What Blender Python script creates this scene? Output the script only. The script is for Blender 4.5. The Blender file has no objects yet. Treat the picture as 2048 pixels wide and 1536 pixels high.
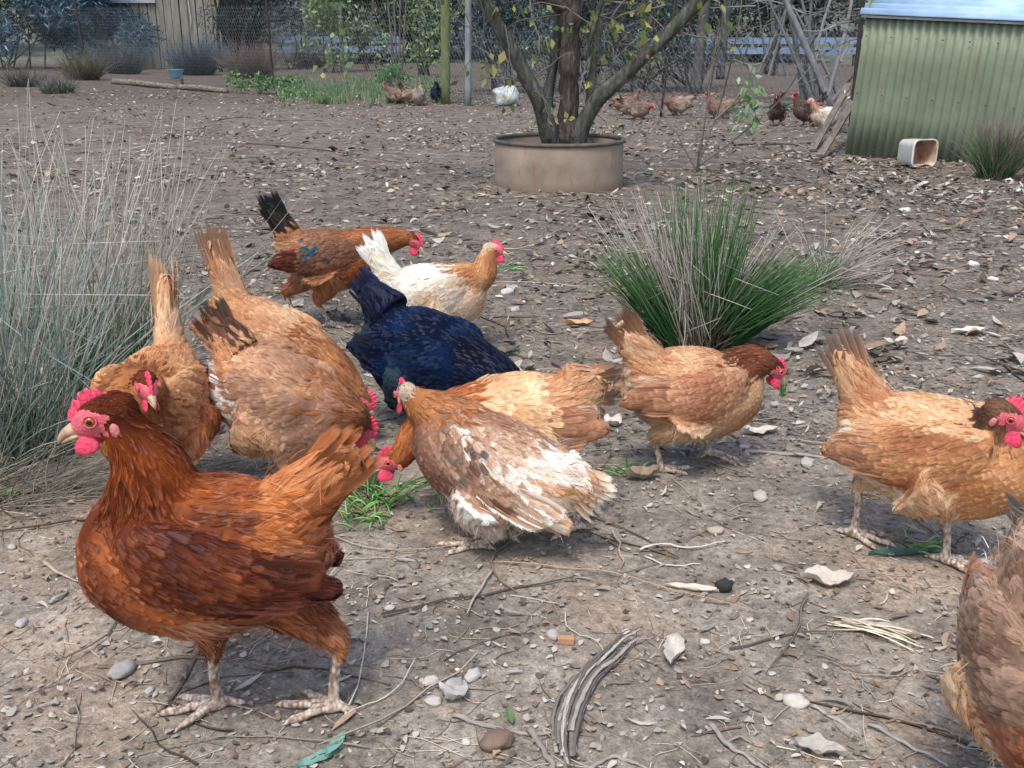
import bpy, math, random
import numpy as np
from mathutils import Vector, Matrix, noise
from mathutils.bvhtree import BVHTree
from mathutils.kdtree import KDTree

scene = bpy.context.scene
COL = scene.collection
R = math.radians
random.seed(7)
rng = np.random.default_rng(7)

# ------------------------------------------------------------------ camera
FPX, HORIZON, CAM_H = 2050.0, 85.0, 0.75          # focal length and horizon row for a 2048 x 1536 frame
PITCH = math.atan((768 - HORIZON) / FPX)
cam_data = bpy.data.cameras.new("camera")
cam_data.sensor_fit = 'HORIZONTAL'; cam_data.sensor_width = 36.0
cam_data.lens = 36.0 * FPX / 2048.0
cam_data.clip_start = 0.02; cam_data.clip_end = 1500.0
camera = bpy.data.objects.new("camera", cam_data); COL.objects.link(camera)
camera.location = (0, 0, CAM_H); camera.rotation_euler = (math.pi / 2 - PITCH, 0, 0)
scene.camera = camera

# ------------------------------------------------------------------ sky, sun, exposure
SUN_EL, SUN_AZ = R(62), R(200)                      # soft light from high, slightly behind the camera
world = bpy.data.worlds.new("World"); scene.world = world; world.use_nodes = True
wn = world.node_tree; wn.nodes.clear()
sky = wn.nodes.new('ShaderNodeTexSky'); sky.sky_type = 'NISHITA'; sky.sun_disc = False
sky.sun_elevation = SUN_EL; sky.sun_rotation = SUN_AZ; sky.air_density = 1.0; sky.dust_density = 2.5; sky.ozone_density = 1.0
bgn = wn.nodes.new('ShaderNodeBackground'); bgn.inputs['Strength'].default_value = 0.15
won = wn.nodes.new('ShaderNodeOutputWorld')
wn.links.new(sky.outputs[0], bgn.inputs[0]); wn.links.new(bgn.outputs[0], won.inputs[0])
sd = bpy.data.lights.new("sun", 'SUN'); sd.energy = 1.5; sd.angle = R(14); sd.color = (1.0, 0.97, 0.93)
sun = bpy.data.objects.new("sun", sd); COL.objects.link(sun)
# sky sun_rotation turns clockwise from +Y seen from above
sdir = Vector((math.sin(SUN_AZ) * math.cos(SUN_EL), math.cos(SUN_AZ) * math.cos(SUN_EL), math.sin(SUN_EL)))
sun.rotation_euler = sdir.to_track_quat('Z', 'Y').to_euler()
vs = scene.view_settings
vs.view_transform = 'Standard'; vs.look = 'None'; vs.exposure = 0.76; vs.gamma = 1.0; vs.use_curve_mapping = False
scene.cycles.transparent_max_bounces = 24
scene.cycles.max_bounces = 6

# ------------------------------------------------------------------ geometry helpers
UPV = Vector((0, math.sin(PITCH), math.cos(PITCH))); FWV = Vector((0, math.cos(PITCH), -math.sin(PITCH)))
def gz(x, y):
    """height of the ground (works on floats and arrays)"""
    x = np.asarray(x, float); y = np.asarray(y, float)
    b = 0.004 * np.sin(3.1 * x + 1.3 * y + .4) + 0.004 * np.sin(-1.7 * x + 4.3 * y + 1.1) + 0.0025 * np.sin(9 * x + 2 * y) * np.sin(7.3 * y - 3 * x)
    far = np.clip(y - 9, 0, None)
    b = b + 0.02 * np.sin(.9 * x + .5 * y) * np.clip((y - 3) / 5, 0, 1)
    b = b + .012 * np.clip(y - 13, 0, 16) + .10 * np.clip(y - 32, 0, 120) + 0 * far
    return b
def gp(px, py, z=0.0):
    """point of the flat yard seen at a pixel of the 2048 x 1536 photograph"""
    d = Vector(((px - 1024) / FPX, 0, 0)) + UPV * ((768 - py) / FPX) + FWV
    t = (z - CAM_H) / d.z
    p = Vector((0, 0, CAM_H)) + d * t
    return p
def ray_at(px, py, Y):
    """point seen at a pixel at ground distance Y from the camera"""
    d = Vector(((px - 1024) / FPX, 0, 0)) + UPV * ((768 - py) / FPX) + FWV
    return Vector((0, 0, CAM_H)) + d * (Y / d.y)
def on_ground(px, py):
    p = gp(px, py); p.z = float(gz(p.x, p.y)); return p
def lin(r, g=None, b=None):
    if g is None: r, g, b = r
    f = lambda c: (c / 255 / 12.92) if c <= 10 else ((c / 255 + .055) / 1.055) ** 2.4
    return np.array((f(r), f(g), f(b)))

def mesh_obj(name, V, faces, mats, parent=None, attrs=None, mat_idx=None, smooth=True):
    """one mesh object; faces is a list of (n, k) index arrays"""
    V = np.asarray(V, np.float32).reshape(-1, 3)
    faces = [np.asarray(f, np.int32) for f in faces if len(f)]
    me = bpy.data.meshes.new(name)
    me.vertices.add(len(V)); me.vertices.foreach_set("co", V.ravel())
    loops = np.concatenate([f.ravel() for f in faces]); tot = np.concatenate([np.full(len(f), f.shape[1], np.int32) for f in faces])
    me.loops.add(len(loops)); me.loops.foreach_set("vertex_index", loops)
    me.polygons.add(len(tot)); me.polygons.foreach_set("loop_start", np.concatenate([[0], np.cumsum(tot)[:-1]]).astype(np.int32))
    me.polygons.foreach_set("use_smooth", np.full(len(tot), smooth, bool))
    if mat_idx is not None: me.polygons.foreach_set("material_index", np.asarray(mat_idx, np.int32))
    for m in (mats if isinstance(mats, (list, tuple)) else [mats]): me.materials.append(m)
    me.update(calc_edges=True); me.validate()
    for k, a in (attrs or {}).items():
        a = np.asarray(a, np.float32)
        t = me.attributes.new(k, 'FLOAT_COLOR' if a.shape[1] == 4 else 'FLOAT_VECTOR', 'POINT')
        t.data.foreach_set('color' if a.shape[1] == 4 else 'vector', a.ravel())
    o = bpy.data.objects.new(name, me); COL.objects.link(o)
    if parent: o.parent = parent
    return o
def tag(o, label=None, cat=None, group=None, kind=None):
    if label: o['label'] = label
    if cat: o['category'] = cat
    if group: o['group'] = group
    if kind: o['kind'] = kind
    return o
def thing(name, label, cat, loc=(0, 0, 0), rz=0.0, group=None):
    o = bpy.data.objects.new(name, None); COL.objects.link(o)
    o.location = loc; o.rotation_euler = (0, 0, rz); o.empty_display_size = .1
    return tag(o, label, cat, group)

class MB:
    """collects pieces of one mesh"""
    def __init__(s): s.V = []; s.F = []; s.A = {}; s.n = 0
    def add(s, V, F, **attrs):
        V = np.asarray(V, float).reshape(-1, 3)
        for f in (F if isinstance(F, list) else [F]): s.F.append(np.asarray(f, int) + s.n)
        for k, a in attrs.items():
            a = np.asarray(a, float)
            if a.ndim == 1: a = np.tile(a, (len(V), 1))
            if k == 'Col' and a.shape[1] == 3: a = np.hstack([a, np.zeros((len(a), 1))])
            s.A.setdefault(k, []).append(a)
        s.V.append(V); s.n += len(V)
        return s
    def build(s, name, mats, parent=None, smooth=True):
        q = [f for f in s.F if f.shape[1] == 4]; t = [f for f in s.F if f.shape[1] == 3]
        fs = ([np.vstack(q)] if q else []) + ([np.vstack(t)] if t else []) + [f for f in s.F if f.shape[1] > 4]
        return mesh_obj(name, np.vstack(s.V), fs, mats, parent, {k: np.vstack(a) for k, a in s.A.items()}, smooth=smooth)

def catmull(P, m):
    P = np.asarray(P, float); n = len(P); E = np.vstack([2 * P[0] - P[1], P, 2 * P[-1] - P[-2]])
    out = []
    for i in range(n - 1):
        a, b, c, d = E[i:i + 4]
        for t in np.linspace(0, 1, m, endpoint=False):
            out.append(.5 * (2 * b + (c - a) * t + (2 * a - 5 * b + 4 * c - d) * t * t + (3 * b - a - 3 * c + d) * t ** 3))
    out.append(P[-1]); return np.array(out)
def norm(v): return v / np.maximum(np.linalg.norm(v, axis=-1, keepdims=True), 1e-9)
def tube(P, ra, rb=None, n=10, side=None, cap=True, wob=0.0):
    """loft along P with elliptical rings; returns verts, faces, tangents"""
    P = np.asarray(P, float); k = len(P); ra = np.broadcast_to(np.asarray(ra, float), (k,)); rb = ra if rb is None else np.broadcast_to(np.asarray(rb, float), (k,))
    T = norm(np.gradient(P, axis=0))
    if side is None:
        s0 = np.array([1., 0, 0]) if abs(T[0][0]) < .8 else np.array([0, 1., 0])
    else: s0 = np.asarray(side, float)
    S = []; cur = s0
    for t in T:
        cur = (s0 if side is not None else cur); cur = cur - t * (cur @ t); cur = cur / (np.linalg.norm(cur) + 1e-9); S.append(cur)
    S = np.array(S); U = np.cross(T, S)
    th = np.linspace(0, 2 * np.pi, n, endpoint=False)
    w = 1 + wob * rng.standard_normal((k, n, 1)) if wob else 1.0
    V = P[:, None] + (ra[:, None, None] * np.cos(th)[None, :, None] * S[:, None] + rb[:, None, None] * np.sin(th)[None, :, None] * U[:, None]) * w
    i = np.arange(k - 1)[:, None] * n; j = np.arange(n)[None]; j2 = (j + 1) % n
    Fq = np.stack([i + j, i + j2, i + n + j2, i + n + j], -1).reshape(-1, 4)
    V = V.reshape(-1, 3); TT = np.repeat(T, n, 0); F = [Fq]
    if cap:
        V = np.vstack([V, P[0], P[-1]]); TT = np.vstack([TT, T[0], T[-1]])
        a, b = k * n, k * n + 1; jj = np.arange(n); j2 = (jj + 1) % n
        F.append(np.vstack([np.stack([np.full(n, a), j2, jj], 1), np.stack([np.full(n, b), (k - 1) * n + jj, (k - 1) * n + j2], 1)]))
    return V, F, TT
def box(lo, hi):
    (a, b, c), (d, e, f) = lo, hi
    V = np.array([(a, b, c), (d, b, c), (d, e, c), (a, e, c), (a, b, f), (d, b, f), (d, e, f), (a, e, f)], float)
    F = np.array([(0, 3, 2, 1), (4, 5, 6, 7), (0, 1, 5, 4), (1, 2, 6, 5), (2, 3, 7, 6), (3, 0, 4, 7)])
    return V, F
def ellipsoid(c, r, n=12, m=8):
    th = np.linspace(0, np.pi, m + 1); V = []
    for t in th:
        for p in np.linspace(0, 2 * np.pi, n, endpoint=False): V.append((math.sin(t) * math.cos(p), math.sin(t) * math.sin(p), math.cos(t)))
    V = np.array(V) * r + c
    i = np.arange(m)[:, None] * n; j = np.arange(n)[None]; j2 = (j + 1) % n
    return V, np.stack([i + j, i + n + j, i + n + j2, i + j2], -1).reshape(-1, 4)

# ------------------------------------------------------------------ node helpers
class NT:
    def __init__(s, name):
        s.m = bpy.data.materials.new(name); s.m.use_nodes = True; s.t = s.m.node_tree; s.t.nodes.clear()
        s.out = s.t.nodes.new('ShaderNodeOutputMaterial'); s.b = s.t.nodes.new('ShaderNodeBsdfPrincipled')
        s.t.links.new(s.b.outputs[0], s.out.inputs[0])
    def put(s, sock, v):
        if isinstance(v, bpy.types.NodeSocket): s.t.links.new(v, sock)
        elif v is not None:
            if hasattr(sock.default_value, '__len__') and not hasattr(v, '__len__'): v = (v,) * len(sock.default_value)
            if hasattr(sock.default_value, '__len__') and len(sock.default_value) == 4 and len(v) == 3: v = (*v, 1)
            sock.default_value = v
    def node(s, ty, **kw):
        n = s.t.nodes.new('ShaderNode' + ty)
        for k, v in kw.items():
            if hasattr(n, k) and not k[0].isupper(): setattr(n, k, v)
            else: s.put(n.inputs[k.replace('_', ' ')], v)
        return n
    def math(s, op, a, b=None, c=None, clamp=False):
        n = s.t.nodes.new('ShaderNodeMath'); n.operation = op; n.use_clamp = clamp
        for i, v in enumerate((a, b, c)):
            if v is not None: s.put(n.inputs[i], v)
        return n.outputs[0]
    def mix(s, f, a, b, op='MIX'):
        n = s.t.nodes.new('ShaderNodeMix'); n.data_type = 'RGBA'; n.blend_type = op
        s.put(n.inputs[0], f); s.put(n.inputs[6], a); s.put(n.inputs[7], b); return n.outputs[2]
    def ramp(s, f, stops):
        n = s.t.nodes.new('ShaderNodeValToRGB'); e = n.color_ramp.elements
        while len(e) < len(stops): e.new(.5)
        for q, (p, c) in zip(e, stops):
            q.position = p; q.color = (*c, 1) if hasattr(c, '__len__') else (c, c, c, 1)
        s.put(n.inputs[0], f); return n.outputs[0]
    def noise(s, vec, scale, detail=4, rough=.55, dist=0.0, col=False):
        n = s.node('TexNoise', Scale=scale, Detail=detail, Roughness=rough, Distortion=dist)
        if vec is not None: s.put(n.inputs['Vector'], vec)
        return n.outputs[1 if col else 0]
    def coord(s, which='Object'): return s.t.nodes.new('ShaderNodeTexCoord').outputs[which]
    def mapping(s, vec, scale=(1, 1, 1), rot=(0, 0, 0)):
        n = s.t.nodes.new('ShaderNodeMapping'); s.put(n.inputs['Vector'], vec); n.inputs['Scale'].default_value = scale; n.inputs['Rotation'].default_value = rot; return n.outputs[0]
    def attr(s, name, out='Color'):
        n = s.t.nodes.new('ShaderNodeAttribute'); n.attribute_name = name; return n.outputs[out]
    def bump(s, h, strength=.3, dist=.01):
        n = s.t.nodes.new('ShaderNodeBump'); n.inputs['Strength'].default_value = strength; n.inputs['Distance'].default_value = dist
        s.put(n.inputs['Height'], h); s.t.links.new(n.outputs[0], s.b.inputs['Normal'])
    def set(s, **kw):
        for k, v in kw.items(): s.put(s.b.inputs[k.replace('_', ' ')], v)
        return s

def simple_mat(name, c1, c2=None, rough=.8, scale=20, bump=.3, spec=.3, bdist=.004, stretch=(1, 1, 1), metal=0.0, detail=5):
    t = NT(name); v = t.mapping(t.coord(), stretch); f = t.noise(v, scale, detail)
    c2 = c1 if c2 is None else c2
    t.set(Base_Color=t.ramp(f, [(.3, tuple(c1)), (.7, tuple(c2))]), Roughness=rough, Specular_IOR_Level=spec, Metallic=metal)
    if bump: t.bump(t.noise(v, scale * 3, 4), bump, bdist)
    return t.m
def attr_mat(name, rough=.75, spec=.25, var=.25, scale=60, bump=.2, trans=0.0):
    """colour from the Col attribute with fine mottling"""
    t = NT(name); v = t.coord(); f = t.noise(v, scale, 4)
    k = t.math('MULTIPLY_ADD', f, 2 * var, 1 - var)
    n = t.node('VectorMath', operation='SCALE'); t.put(n.inputs[0], t.attr('Col')); t.put(n.inputs['Scale'], k)
    t.set(Base_Color=n.outputs[0], Roughness=rough, Specular_IOR_Level=spec)
    if bump: t.bump(f, bump, .003)
    if trans:
        tr = t.node('BsdfTranslucent'); t.put(tr.inputs[0], n.outputs[0]); mx = t.node('MixShader'); mx.inputs[0].default_value = trans
        t.t.links.new(t.b.outputs[0], mx.inputs[1]); t.t.links.new(tr.outputs[0], mx.inputs[2]); t.t.links.new(mx.outputs[0], t.out.inputs[0])
    return t.m
# ------------------------------------------------------------------ ground
def soil_material():
    t = NT("yard_soil"); v = t.coord()
    big = t.noise(v, .9, 5, .6); mid = t.noise(v, 7, 6, .65); fine = t.noise(v, 60, 6, .7); grit = t.noise(v, 260, 3, .6)
    vo = t.node('TexVoronoi', Scale=38.0); t.put(vo.inputs['Vector'], v)
    c = t.ramp(mid, [(.30, tuple(lin(108, 101, 91))), (.50, tuple(lin(141, 132, 119))), (.72, tuple(lin(171, 161, 146)))])
    ochre = t.ramp(t.noise(v, 2.3, 4, .6), [(.50, 0.0), (.68, 1.0)])
    c = t.mix(t.math('MULTIPLY', ochre, .52), c, tuple(lin(186, 158, 132)))
    sp = t.node('SeparateXYZ'); t.put(sp.inputs[0], v)                 # bare sandy patch in front, darker humus under the litter
    humus = t.math('ADD', t.math('MULTIPLY', sp.outputs[1], .55), t.math('MULTIPLY_ADD', t.noise(v, 1.7, 5, .6), 1.5, -1.55), clamp=True)
    c = t.mix(t.math('MULTIPLY', humus, .75), c, t.ramp(mid, [(.32, tuple(lin(74, 68, 61))), (.68, tuple(lin(122, 112, 101)))]))
    back = t.math('MULTIPLY', t.math('SUBTRACT', sp.outputs[1], 12.0), .35, clamp=True)
    c = t.mix(t.math('MULTIPLY', back, .6), c, tuple(lin(80, 68, 58)))
    dark = t.ramp(big, [(.38, 1.0), (.58, 0.0)])
    c = t.mix(t.math('MULTIPLY', dark, .35), c, tuple(lin(94, 86, 78)))
    g = t.ramp(fine, [(.28, .48), (.5, 1.0), (.72, 1.5)])
    c = t.mix(1.0, c, g, 'MULTIPLY')
    g2 = t.ramp(grit, [(.3, .7), (.5, 1.0), (.7, 1.35)]); c = t.mix(.8, c, g2, 'MULTIPLY')
    t.set(Base_Color=c, Roughness=.95, Specular_IOR_Level=.15)
    h = t.math('ADD', t.math('MULTIPLY', fine, 1.0), t.math('ADD', t.math('MULTIPLY', grit, .35), t.math('MULTIPLY', mid, 1.6)))
    h = t.math('ADD', h, t.math('MULTIPLY', vo.outputs[0], .35))
    t.bump(h, .8, .007); return t.m
ys = np.concatenate([np.linspace(-4, .3, 8), np.geomspace(.5, 420, 330)]); u = np.linspace(-1, 1, 220); u = u * (.55 + .45 * u * u)
XX = u[None] * (2.0 * np.abs(ys) + 5)[:, None]; YY = np.broadcast_to(ys[:, None], XX.shape)
ZZ = gz(XX, YY)
near = np.clip(1 - (YY - 4) / 4, 0, 1) * (YY > .3)
GN = rng.standard_normal(XX.shape) * .0012 * near
V = np.stack([XX, YY, ZZ + GN], -1).reshape(-1, 3); nr, nc = XX.shape
i = np.arange(nr - 1)[:, None] * nc; j = np.arange(nc - 1)[None]
F = np.stack([i + j, i + j + 1, i + nc + j + 1, i + nc + j], -1).reshape(-1, 4)
M_SOIL = soil_material()
M_HILL = simple_mat("dry_grass_hillside", lin(112, 114, 96), lin(84, 90, 80), .95, 1.2, .4, .1, .2, detail=8)
fc = YY.reshape(-1)[F].mean(1)
tag(mesh_obj("ground", V, [F], [M_SOIL, M_HILL], None, mat_idx=np.where(fc > 30, 1, 0)), kind="structure")

# ------------------------------------------------------------------ litter on the ground
M_LITTER = attr_mat("dry_litter", .85, .15, .35, 90, .4)
M_STONE = attr_mat("pebble_stone", .8, .25, .30, 80, .4)
def spread(n, d0, d1, power=0.0, lo=-.62, hi=.62):
    """random ground points, evenly thick as seen from the path"""
    d = d0 * (d1 / d0) ** rng.random(n) if power == 0 else (d0 ** power + (d1 ** power - d0 ** power) * rng.random(n)) ** (1 / power)
    return (rng.uniform(lo, hi, n)) * d, d
LEAFP = np.array([(t, w) for t, w in ((0, .06), (.25, .75), (.55, 1.0), (.82, .6), (1, .05))])
def leaf_batch(mb, x, y, L, W, cols, curl=.35, lift=.006, tilt=.25, z=None):
    n = len(x); t = LEAFP[:, 0]; w = LEAFP[:, 1]
    a = rng.uniform(0, 2 * np.pi, n); cu = rng.normal(0, curl, n); cup = rng.normal(0, .5, n); tw = rng.normal(0, tilt, n); bend = rng.normal(0, .25, n)
    lx = (t[None] - .5) * L[:, None]; ly0 = bend[:, None] * ((t[None] - .5) ** 2) * L[:, None]
    arch = cu[:, None] * (.25 - (t[None] - .5) ** 2) * L[:, None] + tw[:, None] * (t[None] - .5) * L[:, None] * .6
    P = []
    for k in (-1, 0, 1):
        yy = ly0 + k * W[:, None] * w[None]; zz = arch + (abs(k) * cup[:, None]) * W[:, None] * w[None] + k * tw[:, None] * .5 * W[:, None]
        P.append(np.stack([lx, yy, zz], -1))
    P = np.stack(P, 2)                                   # n,5,3,3
    ca, sa = np.cos(a)[:, None, None], np.sin(a)[:, None, None]
    X = P[..., 0] * ca - P[..., 1] * sa + x[:, None, None]; Y = P[..., 0] * sa + P[..., 1] * ca + y[:, None, None]
    Zl = P[..., 2]; Zl = Zl - Zl.reshape(n, -1).min(1)[:, None, None]
    zb = gz(x, y) if z is None else z
    Z = Zl + (zb + .001 + np.abs(rng.normal(0, lift, n)))[:, None, None]
    V = np.stack([X, Y, Z], -1).reshape(-1, 3)
    base = np.arange(n)[:, None, None] * 15 + np.arange(4)[None, :, None] * 3 + np.arange(2)[None, None]
    F = np.stack([base, base + 1, base + 4, base + 3], -1).reshape(-1, 4)
    mb.add(V, F, Col=np.repeat(cols, 15, 0))
def pick(colors, n, jit=.14, p=None):
    C = np.array([lin(*c) for c in colors]); k = rng.choice(len(C), n, p=p); return np.clip(C[k] * (1 + rng.normal(0, jit, (n, 1))), .01, .9)
def stem_batch(mb, P, rad, cols, n=3):
    """P: (m, k, 3) centre lines, rad: (m, k)"""
    m, k, _ = P.shape; T = norm(np.gradient(P, axis=1)); ref = np.where(np.abs(T[..., 2:3]) > .8, np.array([1., 0, 0]), np.array([0, 0, 1.]))
    S = norm(np.cross(T, ref)); U = np.cross(T, S); th = np.linspace(0, 2 * np.pi, n, endpoint=False)
    V = P[:, :, None] + rad[:, :, None, None] * (np.cos(th)[None, None, :, None] * S[:, :, None] + np.sin(th)[None, None, :, None] * U[:, :, None])
    b = np.arange(m)[:, None, None] * k * n + np.arange(k - 1)[None, :, None] * n; j = np.arange(n)[None, None]; j2 = (j + 1) % n
    F = np.stack([b + j, b + j2, b + n + j2, b + n + j], -1).reshape(-1, 4)
    c = np.asarray(cols)
    c = np.repeat(c, k * n, 0) if c.ndim == 2 else np.repeat(c.reshape(-1, 3), n, 0)
    mb.add(V.reshape(-1, 3), F, Col=c)
def ground_sticks(mb, x, y, L, r, cols, wig=.12, k=6, ang=None):
    n = len(x); a = rng.uniform(0, 2 * np.pi, n) if ang is None else ang; t = np.linspace(-.5, .5, k)
    lat = np.cumsum(rng.normal(0, wig, (n, k)), 1) * (L / k)[:, None] * 1.2 + rng.normal(0, .5, n)[:, None] * (t[None] ** 2) * L[:, None]
    X = x[:, None] + np.cos(a)[:, None] * t[None] * L[:, None] - np.sin(a)[:, None] * lat; Y = y[:, None] + np.sin(a)[:, None] * t[None] * L[:, None] + np.cos(a)[:, None] * lat
    Z = gz(X, Y) + r[:, None] * .8 + np.abs(rng.normal(0, .5, (n, 1))) * r[:, None] * 1.5 + np.abs(t[None]) * rng.normal(0, .05, (n, 1)) * L[:, None]
    Z = np.maximum(Z, gz(X, Y) + r[:, None] * .3)
    stem_batch(mb, np.stack([X, Y, Z], -1), r[:, None] * np.interp(t, [-.5, .3, .5], [1, .8, .35])[None] * np.ones((n, 1)), cols)

GREYS = [(138, 130, 118), (162, 154, 142), (116, 105, 93), (92, 82, 72), (178, 171, 160), (132, 114, 96), (154, 132, 110), (66, 59, 54), (146, 140, 131), (104, 94, 84)]
DRIFT = lambda x, y: np.array([noise.noise(Vector((a * 1.1, b * 1.1, 3.7))) + .6 * noise.noise(Vector((a * 3.1, b * 2.3, 9.1))) for a, b in zip(x, y)])
mb = MB()                                                # thick leaf litter of the middle and far yard
n = 9500; x, y = spread(n, 2.3, 17, .9); keep = rng.random(n) < np.clip(.42 + .55 * (x / y) + .6 * DRIFT(x, y), .08, 1); x, y = x[keep], y[keep]; n = len(x)
leaf_batch(mb, x, y, rng.uniform(.03, .085, n), rng.uniform(.006, .016, n), pick(GREYS, n), .4, .006, .28)
n = 1900; x, y = spread(n, .95, 3.5, .9); keep = rng.random(n) < np.clip(.22 + .25 * (x / y) + .12 * (y - 1), .08, 1); x, y = x[keep], y[keep]; n = len(x)
leaf_batch(mb, x, y, rng.uniform(.012, .045, n), rng.uniform(.0012, .0046, n), pick([GREYS[q_] for q_ in (0, 1, 2, 4, 5, 6, 8)], n), .35, .002, .2)
n = 62000; x, y = spread(n, 1.8, 17, .7); keep = rng.random(n) < np.clip(.50 + .50 * (x / y) + .75 * DRIFT(x, y), .10, 1); x, y = x[keep], y[keep]; n = len(x)
a = rng.uniform(0, 6.3, n); L = rng.uniform(.010, .050, n) * np.clip(y / 5, .6, 1.15); W = L * rng.uniform(.10, .26, n); tl_ = rng.normal(0, .22, (n, 2)); cs, sn = np.cos(a), np.sin(a)
Q_ = np.array([(-.5, 0), (-.05, -1), (.5, .1), (.0, 1)]); lx = Q_[None, :, 0] * L[:, None]; ly = Q_[None, :, 1] * W[:, None]; Zq = lx * tl_[:, :1] + ly * tl_[:, 1:] * 2; Zq -= Zq.min(1)[:, None]; Zq[:, 1] += W * .3
V_ = np.stack([x[:, None] + lx * cs[:, None] - ly * sn[:, None], y[:, None] + lx * sn[:, None] + ly * cs[:, None], (gz(x, y) + .002 + np.abs(rng.normal(0, .004, n)))[:, None] + Zq], -1).reshape(-1, 3)
mb.add(V_, np.arange(n)[:, None] * 4 + np.array([[0, 1, 2, 3]]), Col=np.repeat(pick(GREYS, n, .2), 4, 0))
tag(mb.build("leaf_litter", M_LITTER), "grey and brown dry leaf litter scattered over the yard soil", "leaf litter", kind="stuff")
mb = MB()
n = 15000; x, y = spread(n, .9, 6, .5); L = rng.uniform(.003, .013, n)
leaf_batch(mb, x, y, L, L * rng.uniform(.15, .45, n), pick([GREYS[q_] for q_ in (0, 1, 2, 3, 4, 5, 6, 8)] + [(168, 160, 147)], n), .3, .001, .25)
tag(mb.build("bark_chips", M_LITTER), "small bark chips and crumbs strewn over the soil", "bark chips", kind="stuff")
mb = MB()
n = 3800; x, y = spread(n, .9, 7, .6); ground_sticks(mb, x, y, rng.uniform(.02, .10, n), rng.uniform(.0004, .0010, n), pick([(176, 164, 146), (150, 136, 118), (196, 186, 168), (118, 102, 88)], n), .25, 5)
n = 900; x, y = spread(n, .95, 14, .9); ground_sticks(mb, x, y, rng.uniform(.06, .32, n), rng.uniform(.0010, .0030, n), pick([(150, 138, 122), (120, 106, 94), (176, 164, 148), (92, 80, 70)], n), .16, 7)
tag(mb.build("twig_litter", M_LITTER), "thin dry twigs and straw lying across the yard", "twigs", kind="stuff")
def stone_batch(mb, x, y, r, cols, flat=.6, sink=.35):
    th = []
    for zc, m_, off in ((.95, 1, 0), (.55, 6, 0), (-.05, 7, .4), (-.6, 6, .1)):
        rr = math.sqrt(max(0, 1 - zc * zc))
        for k in range(m_): th.append((rr * math.cos(2 * math.pi * k / m_ + off), rr * math.sin(2 * math.pi * k / m_ + off), zc))
    B = np.array(th); import_hull = STONE_F
    n = len(x); sc = rng.uniform(.7, 1.3, (n, 1, 3)) * np.array([1.2, .9, flat]); P = B[None] * sc * (1 + rng.normal(0, .10, (n, len(B), 1))) * r[:, None, None]
    a = rng.uniform(0, 6.3, n)[:, None]; X = P[..., 0] * np.cos(a) - P[..., 1] * np.sin(a) + x[:, None]; Y = P[..., 0] * np.sin(a) + P[..., 1] * np.cos(a) + y[:, None]
    Z = P[..., 2] + (gz(x, y) + r * flat * (1 - 2 * sink) * .6)[:, None]
    F = np.concatenate([import_hull + k * len(B) for k in range(n)])
    mb.add(np.stack([X, Y, Z], -1).reshape(-1, 3), F, Col=np.repeat(cols, len(B), 0))
def hull_faces():
    import bmesh
    th = []
    for zc, m_, off in ((.95, 1, 0), (.55, 6, 0), (-.05, 7, .4), (-.6, 6, .1)):
        rr = math.sqrt(max(0, 1 - zc * zc))
        for k in range(m_): th.append((rr * math.cos(2 * math.pi * k / m_ + off), rr * math.sin(2 * math.pi * k / m_ + off), zc))
    bm = bmesh.new(); vs_ = [bm.verts.new(q) for q in th]; bm.verts.index_update(); r_ = bmesh.ops.convex_hull(bm, input=vs_)
    bmesh.ops.triangulate(bm, faces=bm.faces[:]); bm.normal_update()
    f = np.array([[v.index for v in q.verts] for q in bm.faces]); bm.free(); return f
STONE_F = hull_faces()
mb = MB()
n = 2400; x, y = spread(n, .88, 4.5, .6); stone_batch(mb, x, y, rng.lognormal(math.log(.0023), .5, n), pick([(164, 155, 142), (146, 136, 122), (184, 177, 166), (130, 116, 101), (160, 140, 118), (112, 103, 94)], n))
n = 120; x, y = spread(n, 3, 13, 1.0); stone_batch(mb, x, y, rng.uniform(.005, .014, n), pick([(186, 180, 170), (160, 151, 139), (140, 129, 115)], n))
tag(mb.build("gravel", M_STONE), "fine pale gravel grains scattered in the soil", "gravel", kind="stuff")
# ------------------------------------------------------------------ single things lying on the ground
def stone(px, py, wpx, label, col, flat=.55, hseed=0):
    p = on_ground(px, py); r = wpx / 2 / (1.265 * (py - 85)); mb = MB(); st = rng.bit_generator.state
    V, F = ellipsoid((0, 0, 0), (1, 1, 1), 16, 10); d = np.array([1 + .30 * noise.noise(Vector(q) * 1.6 + Vector((hseed * 5.1, 0, 0))) + .12 * noise.noise(Vector(q) * 4 + Vector((0, hseed * 3., 0))) for q in V])[:, None]
    V = V * d * np.array([r, r * .7, r * flat]); a = hseed * 1.3; V = np.stack([V[:, 0] * math.cos(a * .4) - V[:, 1] * math.sin(a * .4), V[:, 0] * math.sin(a * .4) + V[:, 1] * math.cos(a * .4), V[:, 2] + r * flat * .55], 1)
    o = MB().add(V, F, Col=lin(*col) * .72).build("stone", M_STONE); o.location = p
    return tag(o, label, "stone", "stones on the soil")
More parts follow.
